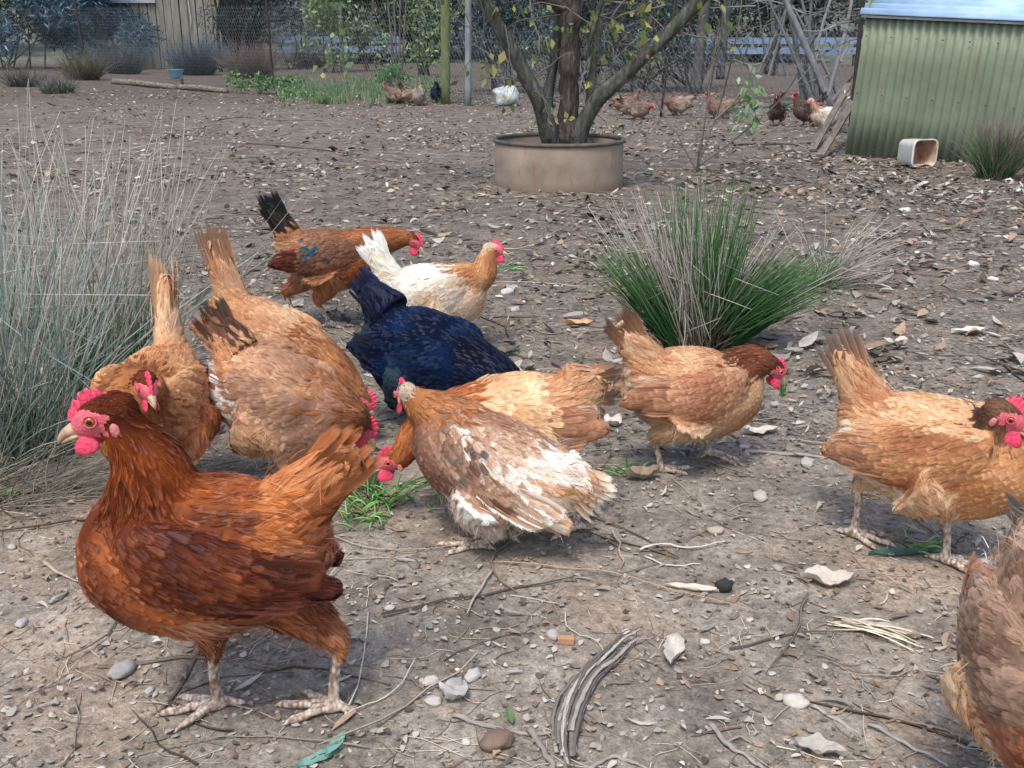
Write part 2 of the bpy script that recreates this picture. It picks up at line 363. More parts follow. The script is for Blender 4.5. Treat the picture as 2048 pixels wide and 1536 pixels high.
ST = [(868, 1412, 38, (206, 200, 190), "flat pale stone beside the crinkled grey leaf at the bottom"), (862, 1372, 36, (214, 206, 196), "white stone just above the flat pale stone near the bottom"), (945, 1362, 42, (212, 206, 198), "rounded white stone left of the fibrous bark strip"),
      (1253, 1268, 26, (226, 220, 208), "small white stone near the loop of bent straw"), (1105, 1278, 36, (196, 188, 178), "grey stone beside the small tan block of wood"), (1592, 1404, 54, (222, 214, 200), "smooth oval white stone with a twig beside it, bottom right"),
      (1430, 1068, 34, (200, 184, 164), "tan oblong stone below the walking buff hen"), (995, 1492, 72, (142, 120, 104), "brown rounded stone half buried at the bottom centre"), (245, 1350, 60, (176, 172, 166), "grey flat stone left of the nearest hen's feet"),
      (45, 1252, 30, (196, 192, 186), "small grey stone at the left below the rushes"), (1555, 1138, 26, (184, 176, 166), "grey stone right of the walking buff hen's shadow"), (932, 1490, 22, (222, 216, 206), "white pebble left of the brown half-buried stone"),
      (1410, 1282, 22, (218, 210, 198), "white pebble above the curled grey leaf"), (780, 1225, 22, (214, 206, 194), "white pebble between the hen and the dry twigs, centre left"), (1614, 928, 38, (200, 192, 180), "pale stone between the two buff hens on the right"),
      (1520, 996, 40, (206, 196, 182), "whitish stone in the litter right of centre"), (25, 1100, 22, (196, 190, 182), "small pale stone at the left edge"), (640, 1178, 20, (206, 200, 190), "white pebble behind the nearest hen's rear leg"),
      (1160, 1357, 30, (188, 170, 150), "tan stone touching the fibrous bark strip"), (1500, 1238, 18, (212, 204, 194), "tiny white pebble near the end of the long straw"), (300, 1385, 22, (206, 202, 196), "small white stone left of the nearest hen's front foot"), (1650, 1330, 20, (210, 200, 186), "small pale pebble left of the corner hen"),
      (1945, 533, 26, (232, 228, 220), "white stone in the litter at the right, upper of two"), (1985, 562, 22, (230, 226, 218), "white stone in the litter at the right, lower of two"), (1810, 420, 24, (228, 224, 214), "bright white stone in the litter below the shed"), (1015, 588, 30, (222, 218, 210), "white stone right of the white hen"), (1030, 622, 24, (206, 200, 190), "flat pale stone below the white hen's breast")]
for k, (a, b, w, c, lab) in enumerate(ST): stone(a, b, w, lab, c, .5, k)

def stick(pts, r0, r1, label, col, name="twig", cat="twig", k=6, lift=.004, wob=.08, grp=None):
    P = np.array([on_ground(*q) for q in pts], float); P[:, 2] += lift; P = catmull(P, k); P[:, 2] += np.abs(np.sin(np.arange(len(P)) * .7)) * lift * .5
    rr = np.interp(np.linspace(0, 1, len(P)), [0, 1], [r0, r1]); rr = rr * (.75 + .3 * np.array([noise.noise(Vector((q[0] * 60, q[1] * 60, 3))) for q in P])); V, F, _ = tube(P, rr, rr * .7, 7, wob=.12); V[:len(P) * 7] += np.repeat(np.cumsum(rng.normal(0, .0007, P.shape), 0), 7, 0)
    o = MB().add(V, F, Col=lin(*col)).build(name, M_LITTER); return tag(o, label, cat, grp)
stick([(985, 1135), (1180, 1150), (1320, 1178), (1530, 1225)], .0016, .0008, "long thin straw running from the mottled hen's feet to the right", (176, 150, 120), "straw", "straw")
stick([(1130, 1232), (1140, 1262), (1190, 1290), (1212, 1318)], .0014, .0010, "bent loop of pale straw above the fibrous bark strip", (196, 180, 158), "straw", "straw")
stick([(905, 1440), (985, 1455), (1060, 1468), (1120, 1462)], .005, .003, "grey stick lying left of the fibrous bark strip at the bottom", (150, 142, 132))
stick([(1060, 1470), (1085, 1500), (1110, 1536), (1120, 1560)], .006, .003, "short forked branch running out of the frame at the bottom", (140, 132, 122))
stick([(1180, 1545), (1228, 1515), (1280, 1528), (1330, 1545)], .004, .003, "curved grey twig at the very bottom edge", (150, 142, 132))
stick([(1420, 1450), (1455, 1495), (1500, 1525), (1540, 1550)], .005, .003, "grey forked stick at the bottom right of centre", (152, 144, 134))
stick([(1448, 1490), (1478, 1478), (1500, 1488)], .003, .0012, "small side twig on the forked stick at the bottom", (152, 144, 134))
stick([(1625, 1412), (1660, 1432), (1720, 1468)], .004, .003, "flat grey bark stick beside the oval white stone", (166, 158, 148))
stick([(1735, 1450), (1800, 1480), (1860, 1515), (1890, 1530)], .0040, .003, "smooth grey twig running towards the corner hen", (152, 148, 142))
stick([(985, 1150), (950, 1210), (940, 1240)], .003, .0015, "crooked twig below the mottled hen's feet", (166, 156, 144))
stick([(600, 1060), (760, 1110), (970, 1100)], .0016, .0010, "long pale straw in front of the mottled hen", (170, 160, 146), "straw", "straw")
stick([(660, 1130), (740, 1128), (830, 1120)], .0016, .0010, "short pale straw behind the nearest hen", (176, 166, 150), "straw", "straw")
stick([(1280, 1110), (1330, 1100), (1390, 1106), (1450, 1092)], .003, .0015, "white bleached twig in the middle of the yard floor", (206, 198, 186))
stick([(1288, 1120), (1340, 1138), (1400, 1132)], .0025, .0015, "bleached twig just below the other bleached twig", (200, 190, 176))
stick([(740, 1505), (560, 1475), (430, 1470), (250, 1510)], .0015, .0010, "long thin twig across the bottom left below the hen's feet", (140, 130, 118))
stick([(690, 1440), (720, 1360), (735, 1235)], .0015, .0010, "upright thin straw right of the nearest hen's rear foot", (206, 196, 178), "straw", "straw")
stick([(690, 1440), (780, 1400), (830, 1330)], .0013, .0010, "thin straw slanting right from the hen's rear foot", (196, 186, 170), "straw", "straw")
stick([(85, 1130), (130, 1158), (180, 1178)], .005, .002, "broken reed end lying at the left below the rushes", (164, 152, 136))
stick([(100, 1215), (135, 1190)], .004, .003, "short grey stub of wood at the far left", (160, 152, 142))
stick([(1000, 497), (1030, 497), (1066, 488)], .004, .002, "pale bent stick by the white hen's beak", (190, 182, 170))
stick([(1480, 905), (1590, 912), (1690, 918)], .006, .004, "grey split branch lying between the two buff hens", (160, 152, 142))

stick([(425, 245), (480, 236), (560, 242), (640, 240)], .010, .004, "dark twig lying on the soil in the back left of the yard", (84, 74, 66))
stick([(470, 290), (640, 302), (800, 330)], .008, .004, "long dark stick in the open yard left of the tree ring", (88, 78, 70))
stick([(1505, 283), (1575, 285), (1640, 300), (1680, 300)], .012, .006, "long pale branch on the ground left of the green shed", (150, 142, 132))
# fibrous strip of bark
root = thing("bark_strip", "long fibrous strip of grey bark lying at the bottom centre", "bark", on_ground(1170, 1400))
for k in range(22):
    o_ = (k - 11) * 2.2 + rng.normal(0, 2); t0, t1 = rng.uniform(0, .25), rng.uniform(.6, 1.0)
    base = np.array([(1136 + o_ * .7, 1560), (1130 + o_, 1490), (1142 + o_ * 1.2, 1425), (1176 + o_ * 1.1, 1365), (1222 + o_ * .8, 1312 + k), (1262 + o_ * .6, 1275 + k), (1292 + o_ * .6, 1258 + 2 * k)])
    P = np.array([on_ground(*q) for q in base], float); P[:, 2] += .003 + .0012 * (6 - abs(k - 11) * .5) + rng.random() * .004; P = catmull(P, 6); P = P[int(t0 * len(P)):int(t1 * len(P)) + 1]; P[:, :2] += np.cumsum(rng.normal(0, .0006, (len(P), 2)), 0); P[-3:, 2] += np.array([.001, .003, .006]) * rng.random()
    V, F, _ = tube(P, np.interp(np.linspace(0, 1, len(P)), [0, .5, 1], [.0026, .0030, .0006]) * rng.uniform(.5, 1.3), np.interp(np.linspace(0, 1, len(P)), [0, 1], [.0010, .0005]), 6, wob=.16)
    MB().add(V - np.array(root.location), F, Col=lin(*[(158, 150, 140), (124, 116, 108), (176, 170, 160), (104, 97, 90)][k % 4])).build("fibre", M_LITTER, root)
def single_leaf(px, py, Lpx, Wpx, ang, label, col, name="dry_leaf", cat="leaf", curl=.3, crumple=.15, mat=None, lift=.0):
    p = on_ground(px, py); sc = 1.265 * (py - 85); L, W = Lpx / sc, Wpx / sc; nu, nv = 25, 9; V = []
    for a in np.linspace(-.5, .5, nu):
        w = W * .5 * max(.06, (1 - (2 * abs(a)) ** 2.2)) * (1 + .35 * noise.noise(Vector((a * 5, px, 0))))
        for b in np.linspace(-1, 1, nv):
            z = curl * L * (a * a) + .25 * W * b * b + crumple * W * (.45 * noise.noise(Vector((a * 3.4 + px * .37, b * 1.0, py * .21))) + .18 * noise.noise(Vector((a * 9 + px * .37, b * 2.2, py * .21))))
            V.append((a * L, b * w, z))
    V = np.array(V); V[:, 2] -= V[:, 2].min() - .001 - lift
    i = np.arange(nu - 1)[:, None] * nv; j = np.arange(nv - 1)[None]; F = np.stack([i + j, i + j + 1, i + nv + j + 1, i + nv + j], -1).reshape(-1, 4)
    o = MB().add(V, F, Col=lin(*col)).build(name, mat or M_LITTER); o.location = p; o.rotation_euler = (0, 0, R(ang)); return tag(o, label, cat)
single_leaf(1655, 1165, 110, 60, -5, "large crumpled grey leaf below the right-hand hen", (190, 180, 166), curl=.15, crumple=.5)
single_leaf(1347, 1308, 110, 42, 75, "curled grey leaf standing out on the bare soil near the bottom", (186, 180, 168), curl=.2, crumple=.6)
single_leaf(908, 1400, 62, 60, 60, "crinkled grey leaf beside the flat pale stone at the bottom", (168, 166, 162), curl=.2, crumple=.7)
single_leaf(1385, 1180, 110, 26, -12, "flat pale reed leaf next to the dark dropping", (196, 184, 166), curl=.05, crumple=.2)
single_leaf(1285, 965, 70, 40, 10, "brown crumpled leaf at the walking hen's foot", (150, 134, 116), curl=.3, crumple=.6)
single_leaf(1520, 868, 80, 34, 12, "pale dry leaf right of the walking buff hen", (196, 188, 176), curl=.2, crumple=.5)
single_leaf(1760, 1262, 150, 40, -22, "weathered bark flake near the corner hen", (166, 154, 138), curl=.05, crumple=.4)
single_leaf(1155, 650, 60, 22, 0, "tan dry leaf left of the rush clump", (196, 158, 120), curl=.2, crumple=.5)
single_leaf(1935, 668, 70, 30, 5, "whitish dry leaf at the right in the litter", (214, 208, 198), curl=.1, crumple=.4)
single_leaf(1225, 850, 46, 36, 40, "pale folded leaf behind the mottled hen", (206, 198, 184), curl=.3, crumple=.6)
single_leaf(1640, 1505, 100, 50, -20, "frayed grey bark flake at the bottom edge, right of centre", (170, 164, 154), curl=.1, crumple=.6)
M_GREEN = attr_mat("green_leaf", .5, .35, .2, 80, .15, .25)
single_leaf(640, 1520, 110, 30, 38, "large blue-green eucalyptus leaf at the bottom edge", (130, 176, 162), "green_leaf", curl=.1, crumple=.1, mat=M_GREEN)
single_leaf(672, 1500, 80, 24, 70, "second blue-green eucalyptus leaf at the bottom edge", (140, 186, 172), "green_leaf", curl=.1, crumple=.1, mat=M_GREEN, lift=.004)
single_leaf(1020, 1440, 60, 14, 100, "thin half-green leaf left of the fibrous bark strip", (110, 140, 92), "green_leaf", curl=.3, crumple=.1, mat=M_GREEN)
single_leaf(1800, 1108, 130, 26, 4, "dark blue-green leaf between the right-hand hen's feet", (70, 104, 92), "green_leaf", curl=.05, crumple=.1, mat=M_GREEN)
single_leaf(15, 992, 60, 24, 20, "green leaf at the left edge beside the rushes", (110, 156, 92), "green_leaf", curl=.1, crumple=.1, mat=M_GREEN)
# dark dropping
V, F = ellipsoid((0, 0, .010), (.013, .010, .010), 14, 9); V *= np.array([1 + .25 * noise.noise(Vector(q) * 160) for q in V])[:, None]
o = MB().add(V, F, Col=lin(52, 52, 50)).build("dropping", M_STONE); o.location = on_ground(1448, 1182); tag(o, "small dark dropping beside the pale reed leaf", "dropping")
o = MB().add(*box((-.011, -.005, 0), (.011, .005, .010)), Col=lin(176, 134, 100)).build("wood_block", M_LITTER, smooth=False); o.location = on_ground(1132, 1290); o.rotation_euler = (0, 0, -.1); tag(o, "tiny tan block of wood beside a grey stone", "wood")
b_ = o.modifiers.new("b", 'BEVEL'); b_.width = .0015; b_.segments = 2
# straw bunch
root = thing("straw_bunch", "bunch of bleached straw left of the corner hen", "straw", on_ground(1700, 1250))
for k in range(9):
    a = R(-30 + rng.normal(0, 16)); L_ = rng.uniform(.05, .11); x0, y0 = rng.normal(0, .010, 2)
    P = np.array([(x0 + math.cos(a) * L_ * t, y0 + math.sin(a) * L_ * t, .004 + .006 * math.sin(t * 3)) for t in np.linspace(-.2, 1, 6)])
    V, F, _ = tube(P, .0016, .0007, 5); MB().add(V, F, Col=lin(*[(222, 208, 178), (196, 182, 156), (232, 222, 200)][k % 3])).build("straw_blade", M_LITTER, root)

# ------------------------------------------------------------------ rushes, tussocks, green plants
M_RUSH = attr_mat("rush_stem", .6, .3, .2, 40, 0, .15)
def rush(name, label, base, fans, cat="rush", group="rush tussocks in the yard", rad=.0016, k=7):
    """fans: list of dict(n, spread radius, lean centre (x, y), lean sd, height range, colours (root, tip), part)"""
    root = thing(name, label, cat, base, 0, group)
    for f in fans:
        mb = MB(); n = f['n']; a = rng.uniform(0, 6.3, n); rr = f['r'] * np.sqrt(rng.random(n)); x0 = np.cos(a) * rr + f.get('o', (0, 0))[0]; y0 = np.sin(a) * rr * .8 + f.get('o', (0, 0))[1]
        lx = f['lean'][0] + rng.normal(0, f['sd'], n) + x0 / max(f['r'], .01) * f.get('open', .15); ly = f['lean'][1] + rng.normal(0, f['sd'], n) + y0 / max(f['r'], .01) * f.get('open', .15)
        H_ = rng.uniform(*f['h'], n); t = np.linspace(0, 1, k)[None]; bend = f.get('bend', .25) * (1 + rng.normal(0, .4, n))[:, None]
        Lr = np.sqrt(1 + lx ** 2 + ly ** 2)[:, None]
        X = x0[:, None] + H_[:, None] * lx[:, None] / Lr * (t + bend * t * t); Y = y0[:, None] + H_[:, None] * ly[:, None] / Lr * (t + bend * t * t); Z = H_[:, None] / Lr * (t - .5 * bend * np.sqrt(lx ** 2 + ly ** 2)[:, None] * t * t) - .01
        kn = f.get('kink', 0)
        if kn:
            q = rng.random(n) < kn; kp = rng.integers(3, k - 1, n)
            for m_ in np.where(q)[0]:
                e = kp[m_]; L2 = H_[m_] / k; d2 = np.array([rng.normal(0, 1), rng.normal(0, 1), rng.uniform(-.9, .2)]); d2 /= np.linalg.norm(d2)
                for z_ in range(e + 1, k): X[m_, z_] = X[m_, e] + d2[0] * L2 * (z_ - e); Y[m_, z_] = Y[m_, e] + d2[1] * L2 * (z_ - e); Z[m_, z_] = max(.005, Z[m_, e] + d2[2] * L2 * (z_ - e))
        X += np.cumsum(rng.normal(0, .004, X.shape), 1); 
        c0, c1 = pick(f['c0'], n, .15), pick(f['c1'], n, .15); cols = c0[:, None] * (1 - t[..., None] ** 1.2) + c1[:, None] * t[..., None] ** 1.2
        stem_batch(mb, np.stack([X, Y, Z], -1), rad * f.get('rad', 1) * np.interp(t[0], [0, .5, 1], [1, .9, .3])[None] * rng.uniform(.7, 1.2, (n, 1)), cols)
        o = mb.build(f['part'], M_RUSH, root); tag(o, kind="stuff")
    return root
GR0, GR1 = [(38, 84, 40), (50, 100, 48), (30, 66, 36)], [(84, 130, 74), (110, 146, 92), (60, 104, 60)]
DR0, DR1 = [(140, 132, 116), (112, 108, 96), (160, 148, 128)], [(206, 198, 184), (186, 176, 164), (222, 214, 202)]
rush("rush_clump", "green and dry rush clump fanning out right of centre, behind the walking buff hen", on_ground(1395, 688), [
    dict(part="green_stems", n=300, r=.060, lean=(.06, 0), sd=.07, open=.16, h=(.20, .47), c0=GR0, c1=GR1, bend=.1),
    dict(part="green_stems", n=520, r=.050, o=(.035, -.01), lean=(.58, -.05), sd=.17, open=.12, h=(.16, .36), c0=GR0, c1=GR1, bend=.25),
    dict(part="green_stems", n=200, r=.035, o=(-.045, -.02), lean=(-.46, 0), sd=.10, open=.10, h=(.22, .36), c0=GR0, c1=GR1, bend=.12),
    dict(part="dry_stems", n=170, r=.06, o=(-.02, -.02), lean=(-.22, .0), sd=.14, open=.1, h=(.28, .46), c0=DR0, c1=DR1, bend=.15, kink=.12),
    dict(part="dry_stems", n=60, r=.05, o=(.03, -.01), lean=(.45, .05), sd=.26, open=.1, h=(.24, .42), c0=DR0, c1=DR1, bend=.2, kink=.15),
    dict(part="brown_sheaths", n=260, r=.085, lean=(.08, -.05), sd=.28, open=.2, h=(.05, .12), c0=[(70, 54, 46), (92, 72, 60)], c1=[(130, 108, 90), (96, 78, 66)], rad=1.5)])
rush("rush_clump", "low dry rush tuft lying right of the green rush clump", on_ground(1640, 575), [dict(part="dry_stems", n=90, r=.05, lean=(.7, 0), sd=.5, open=.2, h=(.10, .32), c0=DR0, c1=DR1, bend=.4), dict(part="green_stems", n=40, r=.04, lean=(.3, 0), sd=.4, h=(.08, .16), c0=GR0, c1=GR1)])
BG0, BG1 = [(104, 122, 112), (128, 142, 132), (84, 112, 92)], [(178, 190, 182), (156, 174, 168), (200, 202, 192), (134, 160, 150)]
TN1 = [(196, 188, 172), (214, 206, 190), (172, 164, 150)]
rush("rush_clump", "tall grey-green rushes standing at the left behind the orange hen", on_ground(235, 775), [
    dict(part="grey_stems", n=120, r=.12, lean=(.12, .05), sd=.20, open=.15, h=(.30, .62), c0=BG0, c1=TN1, bend=.15, kink=.12),
    dict(part="green_stems", n=260, r=.11, lean=(-.05, -.05), sd=.22, open=.2, h=(.10, .26), c0=GR0, c1=GR1, bend=.2),
    dict(part="tall_stems", n=46, r=.12, lean=(.10, .05), sd=.20, open=.1, h=(.48, .68), c0=DR0, c1=DR1, bend=.08, kink=.2)])
rush("rush_clump", "dense blue-grey rush tussock spilling in from the left edge", on_ground(0, 900), [
    dict(part="grey_stems", n=250, r=.12, lean=(.02, .0), sd=.34, open=.25, h=(.28, .60), c0=BG0, c1=BG1, bend=.22, kink=.16),
    dict(part="low_stems", n=130, r=.15, lean=(.45, -.2), sd=.40, open=.3, h=(.16, .38), c0=GR0 + BG0, c1=BG1, bend=.35),
    dict(part="tall_stems", n=60, r=.16, lean=(.12, .1), sd=.24, open=.1, h=(.50, .74), c0=DR0, c1=DR1, bend=.08, kink=.15)])
rush("rush_clump", "blue-grey rush tussock further back at the left edge", on_ground(10, 690), [
    dict(part="grey_stems", n=110, r=.14, lean=(-.05, .0), sd=.26, open=.25, h=(.30, .62), c0=BG0, c1=BG1, bend=.2, kink=.12), dict(part="tall_stems", n=40, r=.16, lean=(.05, .1), sd=.2, open=.1, h=(.5, .7), c0=DR0, c1=DR1, bend=.08, kink=.2)])
rush("rush_clump", "flattened dry rush stems on the soil at the left edge", on_ground(30, 985), [dict(part="dry_stems", n=170, r=.12, lean=(1.6, -.2), sd=1.4, open=.4, h=(.10, .26), c0=DR0, c1=[(150, 140, 128), (120, 112, 102)], bend=.1, rad=.8)])
PUR = [(132, 112, 108), (150, 128, 118), (112, 98, 96)]
rush("rush_clump", "fresh green rush tuft in front of the green shed", on_ground(1990, 352), [
    dict(part="green_stems", n=420, r=.09, lean=(.0, 0), sd=.26, open=.25, h=(.16, .34), c0=GR0, c1=GR1, bend=.3, rad=1.3), dict(part="dry_stems", n=300, r=.09, lean=(.08, .05), sd=.36, open=.25, h=(.26, .48), c0=DR0, c1=PUR, bend=.2, rad=1.1)])
for (px, py, n, h, lab, c0, c1) in ((50, 182, 260, .45, "dark rush tuft at the far left edge of the yard", [(52, 60, 56), (70, 74, 68)], [(130, 130, 122), (100, 104, 100)]), (118, 194, 200, .38, "small rush tuft with green base at the back left", [(60, 84, 54), (70, 76, 68)], [(130, 132, 120), (106, 112, 106)]),
        (395, 160, 900, 1.0, "large blue-grey tussock in front of the slab wall", [(44, 58, 66), (58, 72, 80)], [(104, 122, 130), (86, 104, 114)]), (250, 158, 600, .9, "blue-grey tussock left of the slab wall", [(44, 56, 60), (60, 70, 72)], [(98, 114, 118), (110, 112, 104)]),
        (505, 165, 700, .85, "dry reddish tussock behind the dark fence post", [(84, 70, 62), (96, 84, 76)], [(150, 130, 122), (124, 112, 108)]), (620, 150, 500, .9, "grey dry tussock in the back left of centre", [(86, 86, 84), (100, 98, 92)], [(150, 150, 144), (130, 132, 130)]),
        (170, 170, 420, .7, "brownish grass tussock against the wire at the left", [(80, 74, 58), (66, 66, 58)], [(140, 132, 106), (116, 112, 96)]), (455, 150, 500, .8, "grey-blue tussock under the dark shrub", [(52, 62, 64), (66, 72, 72)], [(110, 120, 122), (96, 106, 110)])):
    rush("rush_clump", lab, on_ground(px, py), [dict(part="stems", n=n, r=.14 + .2 * h, lean=(0, 0), sd=.38, open=.4, h=(h * .35, h), c0=c0, c1=c1, bend=.3, rad=2.6)], group="tussocks along the back fence")

def leaf_cloud(mb, C, size, cols, asp=.45, droop=.3, sun=None):
    n = len(C); d = norm(rng.normal(0, 1, (n, 3)) + np.array([0, 0, -droop])); s_ = norm(np.cross(d, rng.normal(0, 1, (n, 3)))); L = size * rng.uniform(.6, 1.3, (n, 1)); W = L * asp * .5; nn = np.cross(d, s_)
    V = np.stack([C, C + d * L * .45 + s_ * W + nn * W * .3, C + d * L - nn * L * .12, C + d * L * .45 - s_ * W + nn * W * .3], 1).reshape(-1, 3)
    mb.add(V, np.arange(n)[:, None] * 4 + np.array([[0, 1, 2, 3]]), Col=np.repeat(cols, 4, 0))
def blob_points(n, c, r, shell=.5):
    d = norm(rng.normal(0, 1, (n, 3))); q = rng.random((n, 1)) ** (1 / 3); q = shell + (1 - shell) * q
    return np.asarray(c) + d * q * np.asarray(r)
def leafy(name, label, px, py, w, h, n, size, cols, cat="plant", group=None, asp=.5, stems=6, scol=(90, 110, 60)):
    b = on_ground(px, py); root = thing(name, label, cat, b, 0, group); mb = MB()
    for k in range(stems):
        a = rng.uniform(0, 6.3); e = np.array([math.cos(a) * w * .4, math.sin(a) * w * .3, h * rng.uniform(.6, 1.0)])
        P = catmull(np.array([(0, 0, -.02), e * .5 + np.array([0, 0, h * .1]), e]), 4); V, F, _ = tube(P, .004, None, 5); mb.add(V, F, Col=lin(*scol))
    mb.build("stem", M_RUSH, root); mb = MB(); nb = max(3, n // 80)
    for k in range(nb):
        c = (rng.normal(0, w * .28), rng.normal(0, w * .2), abs(rng.normal(h * .45, h * .25))); leaf_cloud(mb, blob_points(n // nb, c, (w * .2, w * .2, h * .22), .2), size, pick(cols, n // nb, .25), asp)
    o = mb.build("leaves", M_GREEN, root); tag(o, kind="stuff"); return root
GL = [(88, 126, 76), (108, 144, 90), (70, 104, 62), (128, 156, 104)]
leafy("weed_plant", "bright green leafy weed at the foot of the dark fence post", 520, 190, .85, .30, 900, .055, GL, group="green weeds along the fence")
leafy("weed_plant", "low green weed patch beside the leafy weed at the fence", 600, 196, .7, .14, 500, .05, GL, group="green weeds along the fence")
leafy("weed_plant", "green weed mound behind the resting hens", 775, 180, .6, .34, 700, .06, [(96, 140, 84), (110, 158, 96), (80, 120, 72)], group="green weeds along the fence")
leafy("weed_plant", "small green weed under the thick mossy post", 885, 200, .3, .2, 240, .05, GL, group="green weeds along the fence")
mb = MB(); n = 5200; x = rng.uniform(560, 900, n); y = 190 + 14 * np.clip(rng.normal(0, .6, n) + .5 * np.sin(x * .05) + .3 * np.sin(x * .13), -1.2, 1.2); G_ = np.array([on_ground(a, b) for a, b in zip(x, y)]); hh = rng.uniform(.04, .14, n); ln = rng.normal(0, .04, (n, 2))
P = np.stack([G_, G_ + np.stack([ln[:, 0] * .4, ln[:, 1] * .4, hh * .6], 1), G_ + np.stack([ln[:, 0], ln[:, 1], hh], 1)], 1)
stem_batch(mb, P, np.array([[.005, .004, .001]]) * np.ones((n, 1)), pick([(104, 136, 96), (126, 156, 112), (86, 114, 78), (140, 146, 110)], n, .2)); tag(mb.build("grass_patch", M_RUSH), "green grass strip along the foot of the fence at the back", "grass", kind="stuff")
# cut grass the golden hen pecks at
def green_tuft(px, py, n, h, spr, label, cols):
    b = on_ground(px, py); mb = MB(); a = rng.uniform(0, 6.3, n); L_ = rng.uniform(.5, 1, n) * h; o_ = rng.normal(0, spr * .5, (n, 2)); t = np.linspace(0, 1, 5)[None]; lx, ly = np.cos(a) * spr, np.sin(a) * spr
    if n <= 20:                                          # few blades: each one a part
        root = thing("grass_tuft", label, "grass", b)
        for k in range(n):
            mb = MB(); tt = t[0]; Pk = np.stack([o_[k, 0] + lx[k] * tt, o_[k, 1] + ly[k] * tt, L_[k] * np.sin(tt * 2.2) + .001], -1); stem_batch(mb, Pk[None], np.array([[.0012, .0022, .0020, .0014, .0004]]), pick(cols, 1, .2)); mb.build("blade", M_RUSH, root)
        return root
    P = np.stack([o_[:, :1] + lx[:, None] * t, o_[:, 1:] + ly[:, None] * t, L_[:, None] * np.sin(t * 2.2) + .001], -1); stem_batch(mb, P, np.array([[.0012, .0022, .0020, .0014, .0004]]) * np.ones((n, 1)), pick(cols, n, .2))
    o = mb.build("grass_tuft", M_RUSH); o.location = b; return tag(o, label, "grass")
GG = [(96, 146, 70), (130, 176, 98), (70, 116, 54), (150, 190, 120)]
green_tuft(752, 1012, 38, .03, .045, "heap of pulled green grass under the golden hen's beak", GG)
green_tuft(735, 1040, 24, .02, .045, "flattened green grass just below the pulled grass heap", GG)
green_tuft(855, 985, 16, .012, .06, "few green grass blades under the mottled hen's breast", GG)
green_tuft(1018, 535, 10, .02, .07, "single green grass blades beside the white hen", GG)
green_tuft(1258, 952, 14, .012, .035, "green grass blades left of the walking hen's foot", GG)
green_tuft(1835, 1095, 14, .012, .03, "green grass blades between the right-hand hen's legs", GG)
green_tuft(1568, 790, 6, .05, .01, "green stalk below the walking hen's beak", GG)
# ------------------------------------------------------------------ hen materials
def feather_material():
    t = NT("feather")
    col = t.attr('Col'); fray = t.attr('Col', 'Alpha'); uv = t.attr('fuv', 'Vector')
    sp = t.node('SeparateXYZ'); t.put(sp.inputs[0], uv); u, v, w = sp.outputs
    au = t.math('ABSOLUTE', u)
    s = t.math('SUBTRACT', t.math('MULTIPLY', v, 9.0), t.math('MULTIPLY', au, 2.2))
    cb = t.node('CombineXYZ'); t.put(cb.inputs[0], s); t.put(cb.inputs[1], t.math('MULTIPLY', w, 57.0)); t.put(cb.inputs[2], t.math('MULTIPLY', t.math('SIGN', u), 3.0))
    barb = t.noise(cb.outputs[0], 5.0, 3, .6)
    fine = t.noise(cb.outputs[0], 14.0, 2, .5)
    e = t.math('MAXIMUM', au, t.math('MULTIPLY_ADD', v, 1.9, -.9))
    rim = t.math('MULTIPLY', t.math('SUBTRACT', e, .45), 1.8, clamp=True)
    k = t.math('MULTIPLY_ADD', barb, 1.0, .5)
    k = t.math('MULTIPLY', k, t.math('MULTIPLY_ADD', rim, .62, .80))
    shaft = t.math('LESS_THAN', au, .07)
    k = t.math('MULTIPLY', k, t.math('MULTIPLY_ADD', shaft, .25, 1.0))
    n = t.node('VectorMath', operation='SCALE'); t.put(n.inputs[0], col); t.put(n.inputs['Scale'], k)
    thr = t.math('ADD', e, t.math('MULTIPLY', t.math('MULTIPLY', t.math('SUBTRACT', fine, .42), t.math('MULTIPLY_ADD', fray, 2.6, .5)), t.math('MULTIPLY', e, 1.3)))
    al = t.math('LESS_THAN', thr, .93)
    t.set(Base_Color=n.outputs[0], Roughness=.62, Specular_IOR_Level=.28, Alpha=al)
    t.b.inputs['Sheen Weight'].default_value = .05
    return t.m
M_FEATHER = feather_material()
M_DOWN = attr_mat("down", .9, .1, .35, 160, .5)
M_FLUFF = attr_mat("fluff", .85, .1, .15, 60, 0, .35)
def leg_material():
    t = NT("scaly_skin"); v = t.mapping(t.coord(), (1, 1, .55))
    vo = t.node('TexVoronoi', Scale=210.0); t.put(vo.inputs['Vector'], v); d = vo.outputs[0]
    f = t.noise(t.coord(), 70, 4)
    c = t.ramp(f, [(.3, tuple(lin(168, 146, 126))), (.5, tuple(lin(216, 201, 182))), (.72, tuple(lin(236, 227, 214)))])
    t.set(Base_Color=t.mix(t.math('MULTIPLY', t.math('POWER', d, 1.6), 1.5, clamp=True), c, tuple(lin(128, 102, 84))), Roughness=.6, Specular_IOR_Level=.3)
    t.bump(d, -1.0, .004); return t.m
M_LEG = leg_material()
def red_material(name, a, b, sc=220):
    t = NT(name); f = t.noise(t.coord(), sc, 4); g = t.noise(t.coord(), 35, 3)
    t.set(Base_Color=t.mix(g, t.ramp(f, [(.3, tuple(a)), (.7, tuple(b))]), tuple(np.asarray(a) * .8 + np.asarray(b) * .2)), Roughness=.42, Specular_IOR_Level=.4)
    t.b.inputs['Subsurface Weight'].default_value = .15; t.b.inputs['Subsurface Radius'].default_value = (.004, .001, .001)
    t.bump(t.math('ADD', f, t.math('MULTIPLY', g, 1.5)), .8, .002); return t.m
M_COMB = red_material("red_comb_skin", lin(204, 34, 66), lin(240, 104, 132))
M_FACE = red_material("red_face_skin", lin(196, 66, 84), lin(232, 136, 140), 300)
